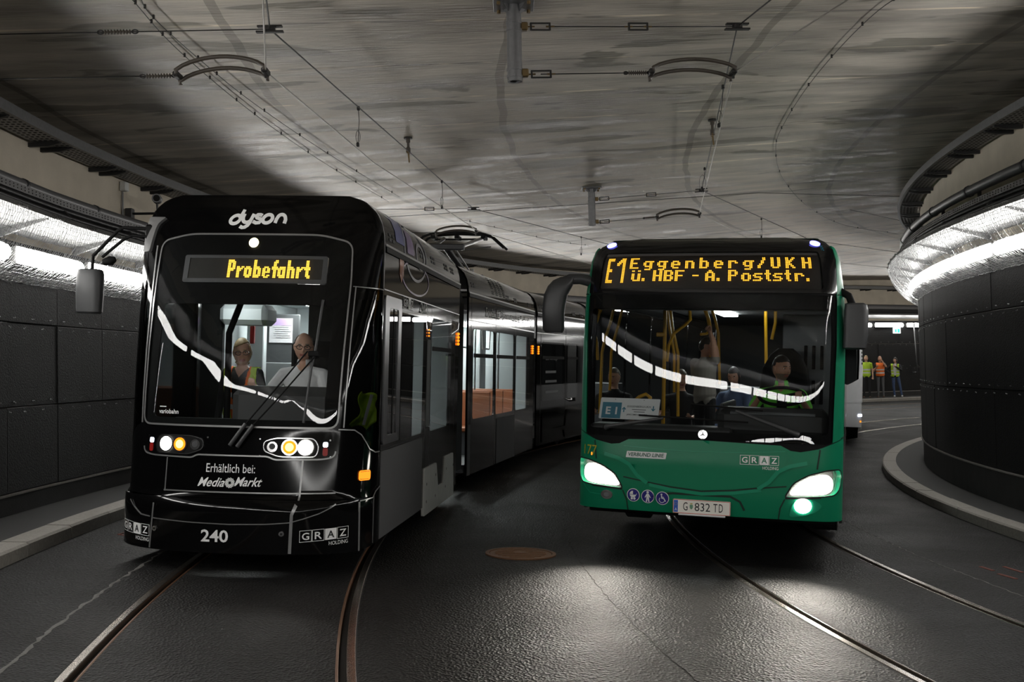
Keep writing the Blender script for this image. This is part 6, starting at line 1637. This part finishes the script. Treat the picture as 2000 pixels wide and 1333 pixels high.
    # collar
    if top.startswith('polo'):
        k = 24; V = []
        for z_, r_ in ((-.015, .072), (.03, .066), (.045, .062)):
            c = Nk + up.normalized() * z_
            V += [c + ax * (math.cos(2 * math.pi * i / k) * r_) + fw * (math.sin(2 * math.pi * i / k) * r_) for i in range(k)]
        sgn = -1 if fw.y > 0 else 1
        F = [(j * k + i, j * k + (i + 1) % k, (j + 1) * k + (i + 1) % k, (j + 1) * k + i) for j in range(2) for i in range(k) if abs(((i + .5) / k * 360 - (90 if sgn > 0 else 270) + 180) % 360 - 180) > 24]
        cm_ = link('collar', mesh('collar', V, F, True), MATS[top], o); so = cm_.modifiers.new('t', 'SOLIDIFY'); so.thickness = .006
    # hair: a shell over the skull
    if hair_style:
        rnd = random.Random(len(name) + int(abs(H.x) * 100)); keep = []; hvv = []
        for v in ICO[0]:
            p = head_shape((v[0], max(v[1], -.88) if v[2] > 0 else v[1], v[2]), hs)
            hvv.append(p * (1.075 + rnd.uniform(-.012, .012)) + Vector((0, .004, .004)))
        for f in ICO[1]:
            c = sum((Vector(ICO[0][i]) for i in f), Vector()) / 3
            x, y, z = c
            if hair_style == 'short': ok = (z > .56 - .12 * abs(x) and y < 0) or (y >= 0 and z > .1 - y * .75 and not (abs(x) > .8 and z < .2)) or (z > .62)
            elif hair_style == 'receding': ok = (y > .25 and z > .0 - y * .5 and z < .75) or (abs(x) > .55 and z > .25 and z < .6 and y > -.1)
            elif hair_style == 'bob': ok = (z > .58 + .22 * x) or (y > -.02 and z > -.8) or (abs(x) > .86 and y > -.35 and z > -.5)
            else: ok = (z > .50) or (y > -.05) or (abs(x) > .75 and y > -.4 and z > -.5)
            if ok: keep.append(f)
        if hair_style == 'long':
            hvv = [p + Vector((0, .02, -.10)) * max(0, -(p.z) / .1) if p.y > -.02 else p for p in hvv]
        used = sorted({i for f in keep for i in f}); mp_ = {i: k for k, i in enumerate(used)}
        hm = mesh('hair', [H + hr @ hvv[i] for i in used], [tuple(mp_[i] for i in f) for f in keep], True)
        ho = link('hair', hm, MATS[hair], o); so = ho.modifiers.new('t', 'SOLIDIFY'); so.thickness = .016; so.offset = -1
    for s in (-1, 1):
        m2 = MB(); m2.ball(H + hr @ (Vector((s * .031, -.075, .005)) * hs), .0105 * hs, 12, 8); e = m2.build('eye', 'eye_white', o, smooth=True)
        m2 = MB(); m2.ball(H + hr @ (Vector((s * .031, -.0805, .005)) * hs), .0066 * hs, 10, 6); m2.build('iris', 'iris', e, smooth=True)
    if glasses:
        g_ = MB()
        for s in (-1, 1):
            c = Vector((s * .034, -.104, .003)); g_.tube([H + hr @ (hs * (c + Vector((.026 * math.cos(a), .006 * abs(math.cos(a)) , 0.018 * math.sin(a))))) for a in [2 * math.pi * i / 20 for i in range(21)]], .0036, 6, False)
            g_.tube([H + hr @ (hs * Vector((s * .060, -.098, .008))), H + hr @ (hs * Vector((s * .080, -.04, .008))), H + hr @ (hs * Vector((s * .082, .012, .004)))], .0024, 6)
        g_.tube([H + hr @ (hs * Vector((-.009, -.106, .006))), H + hr @ (hs * Vector((.009, -.106, .006)))], .0024, 6)
        g_.build('glasses', 'glass_frame', o, smooth=True)
    if vest:                                     # safety vest: sleeveless shell over the torso with reflective bands
        vm, trim, opening = vest
        sel = [i for i in range(nf) if names[lab[i]] in ('torso', 'hips') and T[i] < .97 and T[i] > -.10 and not (T[i] > .6 and Lt[i] > .165) and not (front[i] and Lt[i] < opening * (.35 + .65 * max(0, T[i])))]
        used = sorted({v for i in sel for v in body.polygons[i].vertices}); mp_ = {v: k for k, v in enumerate(used)}
        V = [body.vertices[v].co + body.vertices[v].normal * .016 for v in used]
        vme = mesh('vest', V, [tuple(mp_[v] for v in body.polygons[i].vertices) for i in sel], True)
        for mname in (vm, 'reflective', trim): vme.materials.append(MATS[mname])
        for k, i in enumerate(sel):
            t, l = T[i], Lt[i]; q = 0
            if .10 < t < .20 or .36 < t < .46: q = 1
            elif front[i] and l < opening * (.35 + .65 * max(0, t)) + .024: q = 2
            vme.polygons[k].material_index = q
        vo = link('vest', vme, None, o); so = vo.modifiers.new('t', 'SOLIDIFY'); so.thickness = .008; so.offset = 1
    return o
def standing(h=1.75, **k):
    s = h / 1.75
    J = dict(pelvis=(0, 0, .96), neck=(0, .01, 1.47), head=(0, -.015, 1.628), sh_l=(-.185, .01, 1.40), sh_r=(.185, .01, 1.40), el_l=(-.24, .03, 1.12), el_r=(.24, .03, 1.12), wr_l=(-.25, -.05, .87), wr_r=(.25, -.05, .87),
             hip_l=(-.09, 0, .90), hip_r=(.09, 0, .90), kn_l=(-.10, -.01, .50), kn_r=(.10, -.01, .50), an_l=(-.11, .02, .08), an_r=(.11, .02, .08))
    J.update(k); return {a: Vector(b) * s for a, b in J.items()}
def seated(**k):
    J = dict(pelvis=(0, 0, .10), neck=(0, .03, .60), head=(0, .0, .765), sh_l=(-.195, .02, .495), sh_r=(.195, .02, .495), el_l=(-.27, -.08, .28), el_r=(.27, -.08, .28), wr_l=(-.20, -.32, .28), wr_r=(.20, -.32, .28),
             hip_l=(-.09, -.02, .06), hip_r=(.09, -.02, .06), kn_l=(-.13, -.44, .07), kn_r=(.13, -.44, .07), an_l=(-.13, -.46, -.33), an_r=(.13, -.46, -.33))
    J.update(k); return J
Tr = Matrix.Translation
# in the tram: driver in a white polo, and a woman in a safety vest standing beside him
person('person', 'man with glasses in a white polo shirt sitting at the tram controls', MT @ Tr((.26, 1.22, 1.19)), seated(el_l=(-.33, -.10, .30), wr_l=(-.36, -.30, .37), el_r=(.28, -.10, .28), wr_r=(.16, -.30, .30)), look=(.27, .06, .05), skin='skin_light', top='polo_white', hair='hair_grey', hair_style='receding', glasses=True, vneck=.16, build=1.12, voxel=.008, hs=1.12)
person('person', 'smiling blonde woman with glasses in a yellow and orange safety vest beside the tram driver', MT @ Tr((-.455, 1.52, .385)), standing(1.62, sh_l=(-.17, .01, 1.40), sh_r=(.17, .01, 1.40)), look=(.30, .08, -.06), skin='skin_light', top='cloth_black', sleeve=1.0, hair='hair_blond', hair_style='bob', glasses=True, vest=('hivis_yellow', 'hivis_orange', .085), vneck=.22, legs='cloth_black', voxel=.008, hs=1.1)
# in the bus
person('person', 'bus driver with dark hair and stubble in a bright green polo shirt at the wheel', MBUS @ Tr((.645, 1.24, 1.085)), seated(el_l=(-.31, -.16, .30), wr_l=(-.20, -.36, .46), el_r=(.31, -.16, .30), wr_r=(.22, -.36, .46)), look=(.75, .02, 0), skin='skin_tan', top='polo_green', hair='hair_dark', hair_style='short', beard='stubble', vneck=.17, build=1.1, voxel=.008, grip=(1.0, 1.0), hs=1.06)
person('person', 'passenger in a grey T-shirt standing in the bus with an arm raised to the bar', MBUS @ Tr((-.43, 3.5, .58)) @ Matrix.Rotation(math.radians(145), 4, 'Z'), standing(1.64, sh_l=(-.18, .0, 1.44), el_l=(-.17, .04, 1.70), wr_l=(-.10, .02, 1.80), el_r=(.28, -.10, 1.15), wr_r=(.26, -.34, 1.20), head=(.02, -.05, 1.615)), look=(-.5, .2, 0), skin='skin', top='tee_grey', hair='hair_dark', hair_style='short', grip=(1.1, .5), legs='cloth_black', voxel=.009)
person('person', 'seated bus passenger in dark clothes beside the standing man in grey', MBUS @ Tr((-.16, 4.4, .95)) @ Matrix.Rotation(math.radians(-25), 4, 'Z'), seated(), look=(.2, .3, 0), skin='skin', top='cloth_blue', hair='hair_dark', hair_style='long', legs='jeans', voxel=.011)
person('person', 'bus passenger whose face shows beside the curved yellow pole', MBUS @ Tr((-.82, 4.1, .90)), seated(), look=(.25, .1, 0), skin='skin_light', top='cloth_black', hair='hair_grey', hair_style='short', legs='cloth_black', voxel=.011)
# bystanders on the far sidewalk
def on_sidewalk(px, R):
    d = ray(px, 725); a = d.x ** 2 + d.y ** 2; b = -2 * (d.x * CX + d.y * CD); c = CX ** 2 + CD ** 2 - R * R
    t = (-b + math.sqrt(b * b - 4 * a * c)) / (2 * a); x, y = d.x * t, d.y * t
    return Tr((x, y, zroad(R) + SW)) @ Matrix.Rotation(math.atan2(-x, y) * 1.0, 4, 'Z')
person('person', 'man in a yellow safety vest and dark trousers half hidden by the white bus', on_sidewalk(1692, 39.0), standing(1.83), look=(.2, 0, 0), skin='skin_light', top='hivis_yellow', hair='hair_blond', legs='cloth_black', voxel=.012, sleeve=.5, vest=('hivis_yellow', 'hivis_yellow', .0))
person('person', 'man in an orange safety vest and grey trousers raising a hand to his face', on_sidewalk(1719, 39.0), standing(1.80, el_r=(.24, -.22, 1.30), wr_r=(.08, -.26, 1.56), el_l=(-.25, -.06, 1.13), wr_l=(-.14, -.24, 1.28), kn_l=(-.09, -.01, .5), an_l=(-.10, .02, .08)), look=(-.3, 0, 0), skin='skin', top='cloth_black', hair='hair_dark', hair_style='receding', legs='trousers_grey', voxel=.012, sleeve=.6, vest=('hivis_orange', 'hivis_orange', .0))
person('person', 'dark-haired woman in an open yellow safety vest, jeans and white shoes', on_sidewalk(1749, 39.0), standing(1.72, el_l=(-.40, .06, 1.22), wr_l=(-.18, -.02, 1.02), el_r=(.26, -.12, 1.18), wr_r=(.02, -.22, 1.34), pelvis=(-.02, 0, .96), kn_r=(.17, -.02, .50), an_r=(.24, .02, .08), an_l=(-.06, .02, .08)), look=(-.6, .1, 0), skin='skin_light', top='cloth_black', inner='tee_white', hair='hair_dark', hair_style='long', legs='jeans', shoes='shoe_white', voxel=.012, sleeve=1.0, vest=('hivis_yellow', 'hivis_yellow', .09))
# folded safety vest on the ledge behind the tram's corner window
def crumple(name, M, size, m, seed, lab):
    rnd = random.Random(seed); bm = bmesh.new(); bmesh.ops.create_grid(bm, x_segments=10, y_segments=14, size=.5)
    for v in bm.verts:
        x, y = v.co.x * size[0], v.co.y * size[1]
        v.co = Vector((x + .03 * math.sin(y * 21 + seed), .05 * math.sin(x * 33 + seed) + .03 * math.sin(y * 27) + rnd.uniform(-.008, .008), y + .02 * math.sin(x * 40)))
    me = bpy.data.meshes.new(name); bm.to_mesh(me); bm.free(); me.polygons.foreach_set('use_smooth', [True] * len(me.polygons))
    o = link(name, me, MATS[m], None, label=lab, cat='vest'); o.matrix_world = M; so = o.modifiers.new('t', 'SOLIDIFY'); so.thickness = .006; return o
cv = crumple('safety_vest', MT @ Tr((.93, 1.05, 1.36)) @ Matrix.Rotation(.25, 4, 'Y') @ Matrix.Rotation(.5, 4, 'Z'), (.17, .34), 'hivis_yellow', 2, 'crumpled yellow safety vest behind the corner window of the tram cab')
part_box('vest_band', (0, -.06, .02), (.03, .012, .3), 'reflective', cv, bev=.003)
